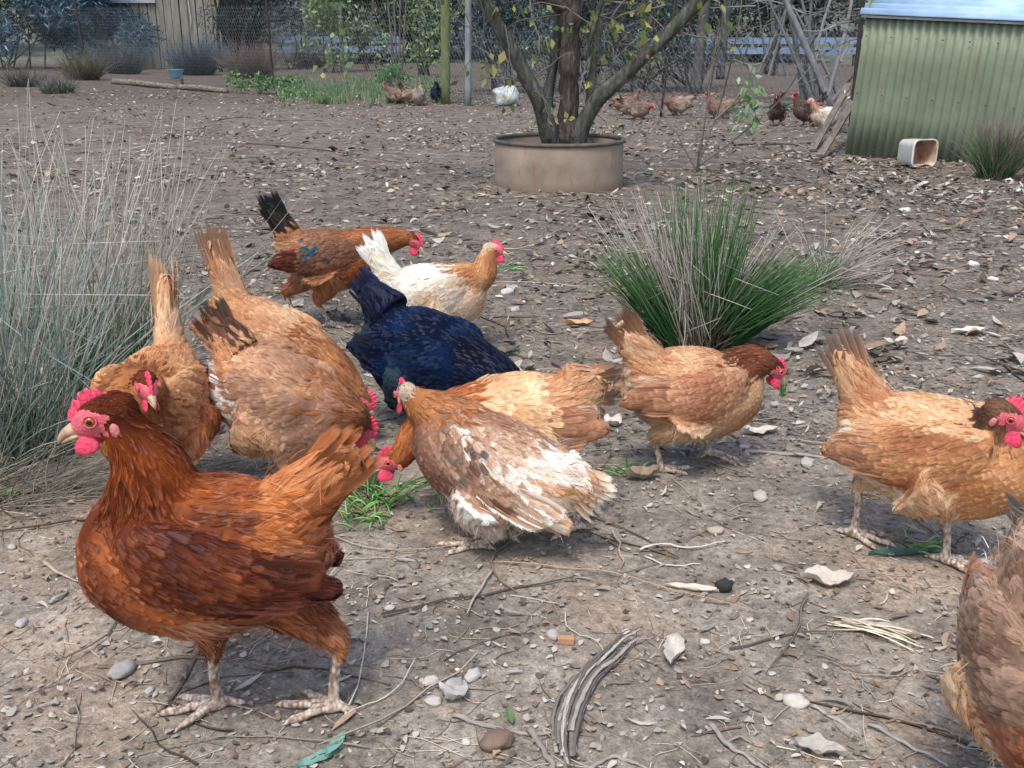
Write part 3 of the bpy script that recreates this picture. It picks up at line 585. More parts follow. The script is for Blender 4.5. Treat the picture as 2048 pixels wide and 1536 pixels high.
M_LOBE = red_material("pale_ear_skin", lin(186, 96, 92), lin(206, 150, 138), 300)
M_BEAK = simple_mat("horn_beak", lin(150, 112, 84), lin(214, 186, 152), .4, 60, .15, .4, .0006)
M_PUPIL = simple_mat("eye_pupil", (.004, .004, .004), None, .06, 10, 0, .6)
M_IRIS = simple_mat("eye_iris", lin(150, 66, 12), lin(206, 120, 34), .12, 400, 0, .6)

DN = lambda p, sc, off=0.0: noise.noise(Vector((p[0] * sc + off, p[1] * sc - off, p[2] * sc + 2.3 * off)))
FV = np.array([0, .3, .62, .86, 1.0])
W_ROUND = np.array([.35, .86, 1.0, .80, .22]); W_POINT = np.array([.45, .95, .85, .5, .08]); W_TAIL = np.array([.3, .8, 1.0, .75, .12]); W_LONG = np.array([.25, .8, 1.0, .95, .45])

def feather_arrays(C, Nn, S, W, prof, cols, rnd, fray):
    """C, Nn, S: (n,5,3); W: (n,); prof: (n,5); cols: (n,5,3)"""
    n = len(C); w = (W[:, None] * prof)[..., None]
    V = np.stack([C - S * w - Nn * w * .30, C, C + S * w - Nn * w * .30], 2).reshape(-1, 3)
    uu = np.broadcast_to(np.array([-1., 0, 1.])[None, None], (n, 5, 3)); vv = np.broadcast_to(FV[None, :, None], (n, 5, 3)); rr = np.broadcast_to(rnd[:, None, None], (n, 5, 3))
    fuv = np.stack([uu, vv, rr], -1).reshape(-1, 3)
    cc = np.broadcast_to(cols[:, :, None], (n, 5, 3, 3)); fr = np.broadcast_to(fray[:, None, None, None], (n, 5, 3, 1))
    cc = np.concatenate([cc, fr], -1).reshape(-1, 4)
    base = np.arange(n)[:, None, None] * 15 + np.arange(4)[None, :, None] * 3 + np.arange(2)[None, None]
    F = np.stack([base, base + 1, base + 4, base + 3], -1).reshape(-1, 4)
    return V, F, fuv, cc

def rot2(x, z, a):
    c, s = math.cos(a), math.sin(a); return x * c - z * s, x * s + z * c

TRUNK = np.array([(-.138, .046, .014, .018), (-.118, .038, .034, .042), (-.088, .018, .052, .066), (-.045, .003, .066, .084), (.008, -.007, .073, .092),
                  (.055, -.006, .071, .088), (.095, .006, .060, .075), (.125, .020, .042, .053), (.144, .028, .018, .022)])
# plumage dimensions in metres: spacing, length, half width, fray, shape
DIM = dict(head=(.0040, .010, .0024, .55, W_POINT), hackle=(.0064, .029, .0040, .42, W_POINT), breast=(.0084, .023, .0072, .26, W_ROUND), side=(.0088, .027, .0064, .42, W_ROUND),
           back=(.0084, .027, .0062, .42, W_ROUND), saddle=(.0080, .034, .0056, .45, W_POINT), belly=(.0085, .029, .0070, .95, W_POINT), thigh=(.0080, .025, .0062, .70, W_POINT),
           wing=(.0094, .031, .0070, .34, W_ROUND), wingrear=(.0125, .046, .0088, .22, W_LONG), tail=(.0080, .050, .0056, .48, W_POINT))

def hen(name, label, P, loc, yaw, s=1.0, lod=0, group="hens roaming the yard"):
    root = thing(name, label, "hen", loc, R(yaw), group)
    seed = P.get('seed', 1); rs = np.random.default_rng(seed)
    pit = R(P.get('pitch', 0)); cx, cz = P.get('c', (0, .2)); roll = P.get('lat', 0.0)
    slk = P.get('sleek', 1.0); lenf = P.get('len', 1.0); fat = P.get('fat', 1.0); wid = P.get('wid', 1.0)
    def tw(x, y, z):                                    # trunk space -> hen space
        a, b = rot2(x * s * lenf, z * s * fat, -pit); return np.array([cx + a, y * s * wid, cz + b])
    parts = []                                          # (verts, faces, region, tangents)
    sgn_axis = tw(1, 0, 0) - tw(0, 0, 0)
    # trunk
    m = catmull(TRUNK, 5 if lod == 0 else 2)[::-1]
    pts = np.array([tw(a[0], 0, a[1]) for a in m])
    V, F, T = tube(pts, np.maximum(m[:, 2], .01) * s * wid, np.maximum(m[:, 3], .01) * s * fat, 26 if lod == 0 else 14, side=(0, 1, 0)); parts.append((V, F, 0, T))
    # neck: shoulder ... head ; stored from the head backwards
    hd = np.array(P['head'], float); hy, hp = R(P.get('hyaw', 0)), R(P.get('hpitch', -10))
    fwd = np.array([math.cos(hp) * math.cos(hy), math.cos(hp) * math.sin(hy), math.sin(hp)])
    left = np.array([-math.sin(hy), math.cos(hy), 0]); upn = np.cross(fwd, left)
    hs = s * P.get('hs', 1.0)
    H = lambda a, l, u: hd + (fwd * a + left * l + upn * u) * hs
    nb = tw(.062, 0, .022); nk = [H(-.010, 0, -.002)] + [np.array(q, float) for q in P['neck']] + [nb]
    nr = np.interp(np.linspace(0, 1, len(nk)), [0, .3, .65, 1], [.0185, .026, .042, .062]) * s * P.get('neckfat', 1.0)
    cp = catmull(np.hstack([np.array(nk), nr[:, None]]), 7 if lod == 0 else 3)
    V, F, T = tube(cp[:, :3], cp[:, 3], cp[:, 3], 18 if lod == 0 else 10, side=None); parts.append((V, F, 1, T))
    # head, from the beak base backwards
    hx = np.array([.029, .024, .014, .002, -.010, -.020, -.026]); hu = np.array([-.005, -.004, -.001, .001, .001, -.002, -.004]); hr = np.array([.004, .0095, .0145, .0175, .0180, .0150, .006])
    V, F, T = tube(np.array([H(a, 0, b) for a, b in zip(hx, hu)]), hr * hs * .92, hr * hs * 1.04, 16, side=left); parts.append((V, F, 2, T))
    # tail
    ta = R(P.get('tail', 55)); tl = P.get('tlen', .10) * s; tb = tw(-.095, 0, .045); tyaw = R(P.get('tyaw', 0))
    tdir = np.array([-math.cos(ta) * math.cos(tyaw), math.sin(tyaw) * math.cos(ta), math.sin(ta)]); tup = np.array([math.sin(ta), 0, math.cos(ta)]); tup = tup - tdir * (tup @ tdir)
    tup = tup / np.linalg.norm(tup); tsd = np.cross(tdir, tup); tf = P.get('tfat', .85)
    tk = np.array([0, .3, .6, .85, 1.0])
    V, F, T = tube(np.array([tb + tdir * tl * q for q in tk]), np.array([.040, .032, .022, .014, .006]) * s * tf, np.array([.050, .042, .034, .024, .010]) * s * tf, 16, side=tsd); parts.append((V, F, 3, T))
    # wings
    wg = np.array([(.088, .047, .034, .010, .024), (.066, .058, .029, .014, .040), (.020, .067, .019, .016, .050), (-.040, .063, .010, .015, .046), (-.090, .050, .006, .013, .034), (-.130, .039, .000, .009, .019), (-.154, .034, -.003, .005, .007)])
    droop = P.get('wingdrop', .09)
    for sg in (-1, 1):
        q = catmull(wg, 4 if lod == 0 else 2)
        V, F, T = tube(np.array([tw(a[0], sg * a[1], a[2] - droop * max(0, .05 - a[0])) for a in q]), q[:, 3] * s, q[:, 4] * s * fat * P.get('wingh', 1.0), 16 if lod == 0 else 10, side=(0, 1, 0)); parts.append((V, F, 5, T))
    # legs: side, hock (x, y, z), foot (x, y, z), toe heading, toe pitch
    for (hk, ft, tyw, tpt) in P.get('legs', []):
        sg = 1 if hk[1] > 0 else -1; hk = np.array(hk, float); ft = np.array(ft, float)
        hip = tw(P.get('hipx', -.015), sg * .045, -.030); kn = hip * .45 + hk * .55 + np.array([.022 * s, sg * .006, .012 * s])
        tp = catmull(np.array([(*hip, .056 * s), (*kn, .040 * s), (*(kn * .4 + hk * .6), .024 * s), (*hk, .0115 * s)]), 5)
        V, F, T = tube(tp[:, :3], tp[:, 3], tp[:, 3] * 1.1, 14); parts.append((V, F, 4, T))
        mid = hk * .5 + ft * .5 + np.array([.003 * s, 0, 0])
        q = catmull(np.array([hk + (hk - ft) * .10, hk, mid, ft + np.array([0, 0, .006 * s])]), 4)
        V, F, T = tube(q, np.interp(np.linspace(0, 1, len(q)), [0, .3, .7, 1], [.0085, .0068, .0060, .0078]) * s, None, 10); parts.append((V, F, 6, T))
        for da, L in ((0, .058), (-32, .045), (34, .047), (172, .022)):
            aa = R(tyw + da); d = np.array([math.cos(aa), math.sin(aa), 0]); pz = math.sin(R(tpt))
            o = ft + np.array([0, 0, .004 * s])
            q = np.array([o, o + d * L * .35 * s + np.array([0, 0, (.004 - pz * .3 * L) * s]), o + d * L * .75 * s + np.array([0, 0, (.001 - pz * .75 * L) * s]), o + d * L * s + np.array([0, 0, (.001 - pz * L) * s]), o + d * (L + .014) * s + np.array([0, 0, (-.004 - pz * (L + .014)) * s])])
            q = catmull(q, 3)
            V, F, T = tube(q, np.interp(np.linspace(0, 1, len(q)), [0, .5, .75, .8, 1], [.0066, .0052, .0050, .0036, .0012]) * s, None, 8); parts.append((V, F, 6, T))
    # ---- union into one continuous surface
    AV = np.vstack([p[0] for p in parts]); AR = np.concatenate([np.full(len(p[0]), p[2]) for p in parts]); AT = np.vstack([p[3] for p in parts])
    mb = MB()
    for p in parts: mb.add(p[0], p[1])
    tmp = mb.build("body", [M_DOWN])
    md = tmp.modifiers.new("r", 'REMESH'); md.mode = 'VOXEL'; md.voxel_size = P.get('vox', (.0032 if lod == 0 else .009)) * (s if lod else 1)
    ev = tmp.evaluated_get(bpy.context.evaluated_depsgraph_get()); me = ev.to_mesh()
    nv = len(me.vertices); V = np.empty(nv * 3, np.float32); me.vertices.foreach_get('co', V); V = V.reshape(-1, 3).astype(float)
    npol = len(me.polygons); L = np.empty(len(me.loops), np.int32); me.loops.foreach_get('vertex_index', L)
    tt = np.empty(npol, np.int32); me.polygons.foreach_get('loop_total', tt)
    Q = L.reshape(-1, 4) if (tt == 4).all() else None
    if Q is None:
        st = np.concatenate([[0], np.cumsum(tt)[:-1]]); Q = np.array([L[a:a + 4] if k == 4 else [*L[a:a + 3], L[a + 2]] for a, k in zip(st, tt)])
    ev.to_mesh_clear(); old = tmp.data; bpy.data.objects.remove(tmp); bpy.data.meshes.remove(old)
    kd = KDTree(len(AV))
    for i, p in enumerate(AV): kd.insert(p, i)
    kd.balance()
    reg = np.empty(nv, int); flow = np.empty((nv, 3))
    for i in range(nv):
        r = kd.find_n(V[i], 5); wts = np.array([1 / (q[2] + .002) ** 2 for q in r]); ids = [q[1] for q in r]
        reg[i] = AR[ids[0]]; flow[i] = (AT[ids] * wts[:, None]).sum(0)
    flow = norm(flow)
    # relax the joins, legs kept crisp
    ee = np.vstack([Q[:, [0, 1]], Q[:, [1, 2]], Q[:, [2, 3]], Q[:, [3, 0]]]); deg = np.bincount(ee[:, 0], minlength=nv) + np.bincount(ee[:, 1], minlength=nv)
    msk = np.where(reg == 6, .12, np.where(reg == 2, .4, 1.0))[:, None]
    for it in range(6 if lod == 0 else 2):
        acc = np.zeros_like(V)
        for k in range(3): acc[:, k] = np.bincount(ee[:, 0], V[ee[:, 1], k], nv) + np.bincount(ee[:, 1], V[ee[:, 0], k], nv)
        V += msk * .5 * (acc / np.maximum(deg, 1)[:, None] - V)
        if it == 2:
            facc = np.zeros_like(flow)
            for k in range(3): facc[:, k] = np.bincount(ee[:, 0], flow[ee[:, 1], k], nv) + np.bincount(ee[:, 1], flow[ee[:, 0], k], nv)
            flow = norm(facc)
    # ---- regions and colours
    pal = P['pal']; patches = P.get('patches', [])
    def trunk_xyz(p):
        a, b = rot2(p[0] - cx, p[2] - cz, pit); return a / s / lenf, p[1] / s / wid, b / s / fat
    def zone(p, r):
        if r == 1: return 'hackle'
        if r == 2: return 'head'
        if r == 3: return 'tail'
        if r == 4: return 'thigh'
        x, y, z = trunk_xyz(p); x += .014 * DN(p, 55, seed + 9.); z += .014 * DN(p, 55, seed + 4.)
        if r == 5: return ('back' if z > .060 and x > -.02 else 'wing') if x > -.055 else 'wingrear'
        if r == 6: return 'leg'
        if x < -.075 and z < .03: return 'belly'
        if z < -.055 and x < .05: return 'belly'
        if x < -.05 and z > .0: return 'saddle'
        if x > .075 or (z < -.01 and x > -.02): return 'breast'
        if z > .035: return 'back'
        return 'side'
    def colour(p, zn, jit=True):
        c1, c2 = pal.get(zn, pal['side'])[:2]
        f = .5 + 1.1 * DN(p, 18, seed * 3.1) + .5 * DN(p, 46, seed * 1.7) + (rs.normal() * P.get('jit', .12) if jit else 0); f = min(1, max(0, f))
        c = c1 * (1 - f) + c2 * f
        tx = trunk_xyz(p)
        for (pc, pr, prgb, prob) in patches:
            d = math.sqrt((tx[0] - pc[0]) ** 2 + (tx[1] - pc[1]) ** 2 + (tx[2] - pc[2]) ** 2) + DN(p, 60, seed) * pr * .5
            if d < pr and rs.random() < prob * min(1, 2.2 * (1 - d / pr) + .25): c = np.asarray(prgb)
        if jit: c = c * (1 + rs.normal() * .07)
        return np.clip(c, .002, .92)
    hl = np.stack([(V - hd) @ fwd, (V - hd) @ left, (V - hd) @ upn], 1) / hs
    face = (reg == 2) & (hl[:, 0] > -.006) & (hl[:, 2] < .011) & ~((hl[:, 0] < .004) & (hl[:, 2] < -.012)) & (hl[:, 2] < .004 + (hl[:, 0] + .006) * .5)
    zones = [zone(V[i], reg[i]) for i in range(nv)]
    bc = np.array([(0.5, .42, .33) if zones[i] == 'leg' else colour(V[i], zones[i], False) * .8 for i in range(nv)])
    mi = np.zeros(nv, int); mi[reg == 6] = 1; mi[face] = 2
    body = mesh_obj("body", V, [Q], [M_DOWN, M_LEG, M_FACE], root, {'Col': np.hstack([bc, np.ones((nv, 1))])}, mat_idx=mi[Q].max(1) if lod == 0 else np.where((mi[Q] == 1).all(1), 1, 0))
    # ---- plumage
    bvh = BVHTree.FromPolygons([tuple(v) for v in V], [tuple(q) for q in Q])
    A, B, Cc, D = V[Q[:, 0]], V[Q[:, 1]], V[Q[:, 2]], V[Q[:, 3]]
    area = .5 * np.linalg.norm(np.cross(Cc - A, D - B), axis=1); tot = area.sum()
    fs = P.get('fsize', 1.0) * s * (1.0 if lod == 0 else 1.9)
    ncand = int(tot / (.0042 * fs) ** 2 * (1.6 if lod == 0 else 1.0))
    fi = rs.choice(len(Q), ncand, p=area / tot); uu, vv = rs.random(ncand)[:, None], rs.random(ncand)[:, None]
    cand = (A[fi] * (1 - uu) + B[fi] * uu) * (1 - vv) + (D[fi] * (1 - uu) + Cc[fi] * uu) * vv
    ZN = []; grid = {}; C_, N_, S_, W_, PR, CO, FR = [], [], [], [], [], [], []
    cell = .014 * fs
    fluffs = []
    for k in range(ncand):
        p = cand[k]; vi = Q[fi[k], 0]; zn = zones[vi]
        if zn == 'leg' or face[vi]: continue
        sp_, Ln, hw, fr, pf = DIM[zn]; sp_ *= fs; fr *= slk
        if slk < .7 and zn == 'tail': pf = W_ROUND
        key = tuple((p // cell).astype(int)); ok = True
        for ax in (-1, 0, 1):
            for ay in (-1, 0, 1):
                for az in (-1, 0, 1):
                    for q in grid.get((key[0] + ax, key[1] + ay, key[2] + az), ()):
                        if (q[0] - p[0]) ** 2 + (q[1] - p[1]) ** 2 + (q[2] - p[2]) ** 2 < sp_ * sp_: ok = False; break
                    if not ok: break
                if not ok: break
            if not ok: break
        if not ok: continue
        grid.setdefault(key, []).append(p)
        Ln = Ln * fs * rs.uniform(.85, 1.2); hw = hw * fs * rs.uniform(.9, 1.15)
        if zn == 'wingrear' and trunk_xyz(p)[0] < -.120: Ln *= .5
        d = flow[vi].copy()
        if zn in ('side', 'belly', 'thigh', 'wing', 'saddle'): d = d + np.array([0, 0, -.22])
        if zn == 'belly': d = d + np.array([-.25, 0, -.25])
        d = d + rs.normal(0, .10 if fr < .4 else .22, 3)
        loc0, nrm, _, _ = bvh.find_nearest(p); nrm = np.array(nrm); d = d - nrm * (d @ nrm); d /= np.linalg.norm(d) + 1e-9
        c0 = p - nrm * .0015 * s; cl, nl, sl = [], [], []
        lift = Ln * (.07 + rs.random() * .05 + (.10 if fr > .5 else 0)) * (.5 + .5 * slk)
        cur = p; last = 0
        for v in FV:
            if v > 0:
                cur = cur + d * Ln * (v - last); last = v
                l2, n2, _, dist = bvh.find_nearest(cur)
                if dist < .02 * s:
                    n2 = np.array(n2)
                    if n2 @ nrm > -.2:
                        cur = cur * .35 + np.array(l2) * .65; nrm = n2 * .6 + nrm * .4; nrm /= np.linalg.norm(nrm) + 1e-9
                        d = d - nrm * (d @ nrm); d /= np.linalg.norm(d) + 1e-9
            cl.append(cur + nrm * (-.001 * s + lift * v ** .9)); nl.append(nrm); sl.append(np.cross(nrm, d))
        c = colour(p, zn); tip = pal.get(zn, pal['side']); cr = np.tile(c, (5, 1))
        if len(tip) > 2: cr = c[None] * (1 - (FV ** 2)[:, None]) + np.asarray(tip[2])[None] * (FV ** 2)[:, None]
        ZN.append(zn); C_.append(cl); N_.append(nl); S_.append(sl); W_.append(hw); PR.append(pf); CO.append(cr); FR.append(fr)
        if lod == 0:
            nf = {'belly': 4, 'thigh': 2, 'tail': 1, 'saddle': 1}.get(zn, 0)
            for _ in range(nf): fluffs.append((p + rs.normal(0, .004 * s, 3), d, nrm, Ln, c))
    V2, F2, fuv, cc = feather_arrays(np.array(C_), np.array(N_), np.array(S_), np.array(W_), np.array(PR), np.array(CO), rs.random(len(C_)), np.array(FR))
    pl = mesh_obj("plumage", V2, [F2], M_FEATHER, root, {'fuv': fuv, 'Col': cc}); tag(pl, kind="stuff")
    if lod == 0:                                        # loose barbs lying along the feathers
        Ca, Na, Sa, Wa, Co = np.array(C_), np.array(N_), np.array(S_), np.array(W_), np.array(CO); ns = P.get('barbs', 5); nF = len(Ca)
        k_ = np.repeat(np.arange(nF), ns); k_ = k_[rs.random(len(k_)) < np.where(np.array(ZN) == 'breast', .3, 1.0)[k_]]; m_ = len(k_); v0 = rs.uniform(0, .55, m_); v1 = v0 + rs.uniform(.35, .62, m_); u_ = rs.uniform(-.85, .85, m_)
        def at_v(A_, v):
            q_ = np.clip(v, 0, 1); i_ = np.clip(np.searchsorted(FV, q_) - 1, 0, 3); f_ = ((q_ - FV[i_]) / (FV[i_ + 1] - FV[i_]))[:, None]; base_ = A_[k_, i_] * (1 - f_) + A_[k_, i_ + 1] * f_
            return base_ + (A_[k_, 4] - A_[k_, 3]) / .14 * np.clip(v - 1, 0, 1)[:, None]
        pts_ = []
        for v_, e_ in ((v0, .8), ((v0 + v1) / 2, 1.0), (v1, 1.12)):
            vc = np.clip(v_, 0, 1); pts_.append(at_v(Ca, v_) + at_v(Sa, vc) * (u_ * e_ * Wa[k_] * np.interp(vc, FV, [.5, .9, 1, .85, .6]))[:, None] + at_v(Na, vc) * (.0005 * s - .3 * Wa[k_] * np.abs(u_) * .8 + .0004 * s * rs.random(m_))[:, None])
        sd = norm(at_v(Sa, v0)) * (.00042 * s * rs.uniform(.6, 1.3, m_))[:, None]
        Vb = np.stack([pts_[0] - sd, pts_[0] + sd, pts_[1] + sd, pts_[1] - sd, pts_[2]], 1).reshape(-1, 3); b = np.arange(m_)[:, None] * 5
        cb_ = np.clip(Co[k_, 2] * np.exp(rs.normal(.02, .28 * slk, (m_, 1))), .002, .9); cb_ = np.repeat(cb_, 5, 0)
        tag(mesh_obj("barbs", Vb, [b + np.array([[0, 1, 2, 3]]), b + np.array([[3, 2, 4]])], M_FLUFF, root, {'Col': np.hstack([cb_, np.ones((len(cb_), 1))])}), kind="stuff")
    if fluffs:
        p = np.array([f[0] for f in fluffs]); d = np.array([f[1] for f in fluffs]); nn = np.array([f[2] for f in fluffs]); Ls = np.array([f[3] for f in fluffs])[:, None] * rs.uniform(.7, 1.25, (len(fluffs), 1)); cf = np.array([f[4] for f in fluffs])
        d = norm(d + nn * rs.uniform(.08, .50, (len(p), 1)) + rs.normal(0, .25, p.shape)); sd = norm(np.cross(d, nn)) * .00035 * s
        m1 = p + d * Ls * .55; m2 = p + d * Ls + np.array([0, 0, -1.]) * Ls * .18
        Vf = np.stack([p - sd, p + sd, m1 + sd, m1 - sd, m2], 1).reshape(-1, 3); b = np.arange(len(p))[:, None] * 5
        cf = np.repeat(np.clip(cf * 1.25 + .03, 0, .9), 5, 0)
        fo = mesh_obj("fluff", Vf, [b + np.array([[0, 1, 2, 3]]), b + np.array([[3, 2, 4]])], M_FLUFF, root, {'Col': np.hstack([cf, np.ones((len(cf), 1))])}); tag(fo, kind="stuff")
    # ---- long feathers of tail and wings, each one a part
    def long_feather(nm, base, d, wv, Ln, hw, c0, c1, curve=0.0, fr=.12, prof=W_LONG):
        d = d / np.linalg.norm(d); wv = wv - d * (wv @ d); wv /= np.linalg.norm(wv); nv_ = np.cross(wv, d)
        cl = np.array([base + d * Ln * v + nv_ * curve * Ln * v * v for v in FV])[None]
        cr = (np.asarray(c0)[None] * (1 - (FV ** 1.5)[:, None]) + np.asarray(c1)[None] * (FV ** 1.5)[:, None])[None]
        Va, Fa, fu, ca = feather_arrays(cl, np.tile(nv_, (1, 5, 1)), np.tile(wv, (1, 5, 1)), np.array([hw]), np.array([prof]), cr, rs.random(1), np.array([fr]))
        mesh_obj(nm, Va, [Fa], M_FEATHER, root, {'fuv': fu, 'Col': ca})
    tpal = pal.get('tailquill', pal['tail']); nt = P.get('ntail', 13 if lod == 0 else 5)
    for i in range(nt):
        f = (i + .5) / nt - .5; sg = 1 if i % 2 else -1
        dd = tdir + tup * f * P.get('tspread', .5) * .6 + tsd * sg * rs.uniform(.03, .16)
        long_feather("tail_feather", tb + tdir * tl * .45 + tup * f * .05 * s + tsd * sg * .010 * s, dd, tup * .9 + tsd * sg * .35, tl * rs.uniform(.65, .95) * P.get('quill', 1.0), .0080 * s * rs.uniform(.8, 1.2), tpal[0], tpal[1] if len(tpal) < 3 else tpal[2], curve=sg * .08, fr=.45 * slk, prof=W_TAIL)
    if lod == 0:
        wp = pal.get('quill', pal['wingrear'] if 'wingrear' in pal else pal['wing'])
        for sg in (-1, 1):
            for i in range(7):
                f = i / 6
                b = tw(-.010 - .050 * f, sg * (.079 - .008 * f), -.012 + .040 * f - droop * .06); e = tw(-.128 - .026 * f, sg * (.049 - .008 * f), -.020 + .034 * f - droop * .16)
                long_feather("wing_feather", b, e - b, np.array([0, 0, 1.0]) * sg, np.linalg.norm(e - b) * .90, .0115 * s * P.get('qw', 1.0), (wp[2] if len(wp) > 2 and i % 2 else wp[0]) * rs.uniform(.85, 1.15), (wp[2] if len(wp) > 2 and i % 2 else wp[1]) * rs.uniform(.85, 1.15), curve=.04)
    # ---- head parts
    frame = lambda A_: np.array([hd + (fwd * a + left * l + upn * u) * hs for a, l, u in A_])
    nspk = 6; ncol = 31 if lod == 0 else 13; a = np.linspace(-.016, .026, ncol); q = (a + .016) / .042
    ch = P.get('comb', .0175); hgt = ch * (np.sin(np.pi * np.clip(q * .96 + .06, 0, 1)) ** .6) * (.68 + .32 * np.abs(np.sin(q * np.pi * nspk)) ** 1.0); base = .0135 - .30 * np.clip(a - .004, 0, 1) - .16 * np.clip(-.004 - a, 0, 1)
    rows = np.array([-.004, .25, .55, .82, 1.0]); Vc, thk = [], np.array([.0042, .0036, .0028, .0018, .0004])
    for sd_ in (-1, 1):
        for r_, tk_ in zip(rows, thk):
            for j in range(ncol):
                bend = P.get('combbend', .15) * (max(r_, 0) ** 2) * hgt[j]
                Vc.append((a[j] + .004 * r_, sd_ * tk_ * (.6 + .4 * math.sin(math.pi * q[j])) + bend + .0008 * math.sin(j * 1.7 + r_ * 3), base[j] - .002 + hgt[j] * max(r_, 0)))
    idx = np.arange(2 * 5 * ncol).reshape(2, 5, ncol); Fc = []
    for sd_ in (0, 1):
        g = idx[sd_]; f_ = np.stack([g[:-1, :-1], g[:-1, 1:], g[1:, 1:], g[1:, :-1]], -1).reshape(-1, 4); Fc.append(f_ if sd_ == 0 else f_[:, ::-1])
    Fc.append(np.stack([idx[0, -1, :-1], idx[0, -1, 1:], idx[1, -1, 1:], idx[1, -1, :-1]], -1))
    for j in (0, ncol - 1): Fc.append(np.stack([idx[0, :-1, j], idx[0, 1:, j], idx[1, 1:, j], idx[1, :-1, j]], -1))
    mesh_obj("comb", frame(Vc), [np.vstack(Fc)], M_COMB, root)
    bk = mesh_obj("beak", *tube(frame([(.022, 0, -.003), (.029, 0, -.0032), (.036, 0, -.005), (.0415, 0, -.0085), (.0445, 0, -.0125)]), np.array([.0070, .0058, .0040, .0024, .0005]) * hs, np.array([.0068, .0055, .0040, .0025, .0006]) * hs, 10, side=left)[:2], M_BEAK, root)
    mesh_obj("lower_beak", *tube(frame([(.022, 0, -.009), (.030, 0, -.0095), (.037, 0, -.011), (.042, 0, -.0125)]), np.array([.006, .0048, .003, .0008]) * hs, np.array([.0035, .003, .002, .0006]) * hs, 8, side=left)[:2], M_BEAK, bk)
    wl = P.get('wattle', .016)
    for sg in (-1, 1):
        Vw, Fw = ellipsoid((0, 0, 0), (1, 1, 1), 12, 8); z = Vw[:, 2]
        Vw = np.stack([.020 + Vw[:, 0] * wl * .80 * (1.02 - .30 * z), sg * .0062 + Vw[:, 1] * .0020 * (1 + .25 * np.sin(Vw[:, 0] * 4 + z * 3)) + sg * .002 * (1 - z), -.0105 - wl * .50 + z * wl * .66], 1)
        if lod == 0 or sg > 0: mesh_obj("wattle", frame(Vw), [Fw], M_COMB, root)
        if lod == 0:
            Vw, Fw = ellipsoid((-.009, sg * .0168, -.0095), (.0042, .0018, .0066), 10, 6); mesh_obj("ear_lobe", frame(Vw), [Fw], M_LOBE, root)
            Vr, Fr, _ = tube(np.array([(.0075 + .0054 * math.cos(t), sg * .0162, .003 + .0050 * math.sin(t)) for t in np.linspace(0, 2 * np.pi, 17)]), .0011, None, 6, cap=False)
            mesh_obj("eyelid", frame(Vr), Fr, M_FACE, root)
            Ve, Fe = ellipsoid((0, 0, 0), (1, 1, 1), 16, 12); Ve = Ve[:, [0, 2, 1]] * .0047; Ve[:, 1] *= sg
            if sg > 0: pass
            ey = mesh_obj("eye", frame(Ve + np.array([.0075, sg * .0139, .003])), [Fe], [M_IRIS, M_PUPIL], root, mat_idx=np.where(np.abs(Ve[Fe].mean(1)[:, 1]) > .0043, 1, 0))
    return root

PAL_SAT = .80; PAL_G = 1.0
def pal3(d):
    out = {}
    for k, v in d.items():
        out[k] = tuple(lin(*c) for c in v); out[k] = tuple((c @ np.array([.3, .59, .11])) * (1 - PAL_SAT) + c * PAL_SAT * np.array([1, PAL_G, 1]) for c in out[k])
    return out
def default_legs(h=.105, x1=.03, x2=-.03, y=.045, back=.018):
    return [((x1 - back, -y, h), (x1, -y, 0), 0, 0), ((x2 - back, y, h), (x2, y, 0), 0, 0)]
# ------------------------------------------------------------------ the flock
class Pose:
    def __init__(s, px, py, yaw):
        s.o = on_ground(px, py); s.yaw = yaw; s.a = R(yaw)
    def local(s, p):
        d = Vector(p) - s.o; return (d.x * math.cos(s.a) + d.y * math.sin(s.a), -d.x * math.sin(s.a) + d.y * math.cos(s.a), d.z)
    def foot(s, px, py, lift=0.0):
        p = gp(px, py, lift); z = float(gz(p.x, p.y)) + lift; p.z = z; return s.local(p)
    def leg(s, px, py, dx, h, toe=0, dy=0.0, lift=0.0, tpt=0):
        f = s.foot(px, py, lift); return ((f[0] + dx, f[1] + dy, f[2] + h), f, toe, tpt)
    def stand(s, x, y, dx=-.02, h=.09, toe=0):
        w = s.o + Vector((x * math.cos(s.a) - y * math.sin(s.a), x * math.sin(s.a) + y * math.cos(s.a), 0)); z = float(gz(w.x, w.y)) - s.o.z
        return ((x + dx, y, z + h), (x, y, z), toe, 0)

PAL_SAT = 1.04; PAL_G = .93
RED = pal3(dict(head=[(92, 44, 26), (120, 62, 36)], hackle=[(72, 32, 18), (140, 74, 34), (130, 66, 28)], breast=[(104, 54, 32), (168, 100, 58)], side=[(84, 42, 28), (136, 76, 46)],
    back=[(92, 50, 34), (172, 102, 58)], saddle=[(124, 68, 40), (186, 118, 68)], belly=[(150, 92, 60), (196, 146, 110)], thigh=[(128, 70, 40), (196, 136, 92)],
    wing=[(80, 40, 28), (130, 72, 42)], wingrear=[(70, 33, 24), (108, 56, 36)], tail=[(160, 96, 54), (206, 146, 94)], tailquill=[(176, 112, 66), (150, 96, 60)]))
PAL_SAT = .80; PAL_G = 1.05
BUFF = pal3(dict(head=[(110, 64, 40), (150, 92, 56)], hackle=[(150, 82, 36), (196, 124, 62)], breast=[(186, 118, 66), (216, 156, 104)], side=[(196, 128, 78), (216, 160, 112)],
    back=[(190, 122, 72), (222, 168, 116)], saddle=[(192, 120, 66), (224, 164, 108)], belly=[(206, 160, 118), (232, 204, 172)], thigh=[(204, 144, 94), (228, 186, 142)],
    wing=[(186, 116, 72), (210, 146, 98)], wingrear=[(160, 96, 58), (196, 132, 88)], tail=[(196, 132, 82), (226, 178, 128)], tailquill=[(190, 128, 84), (96, 74, 60)]))
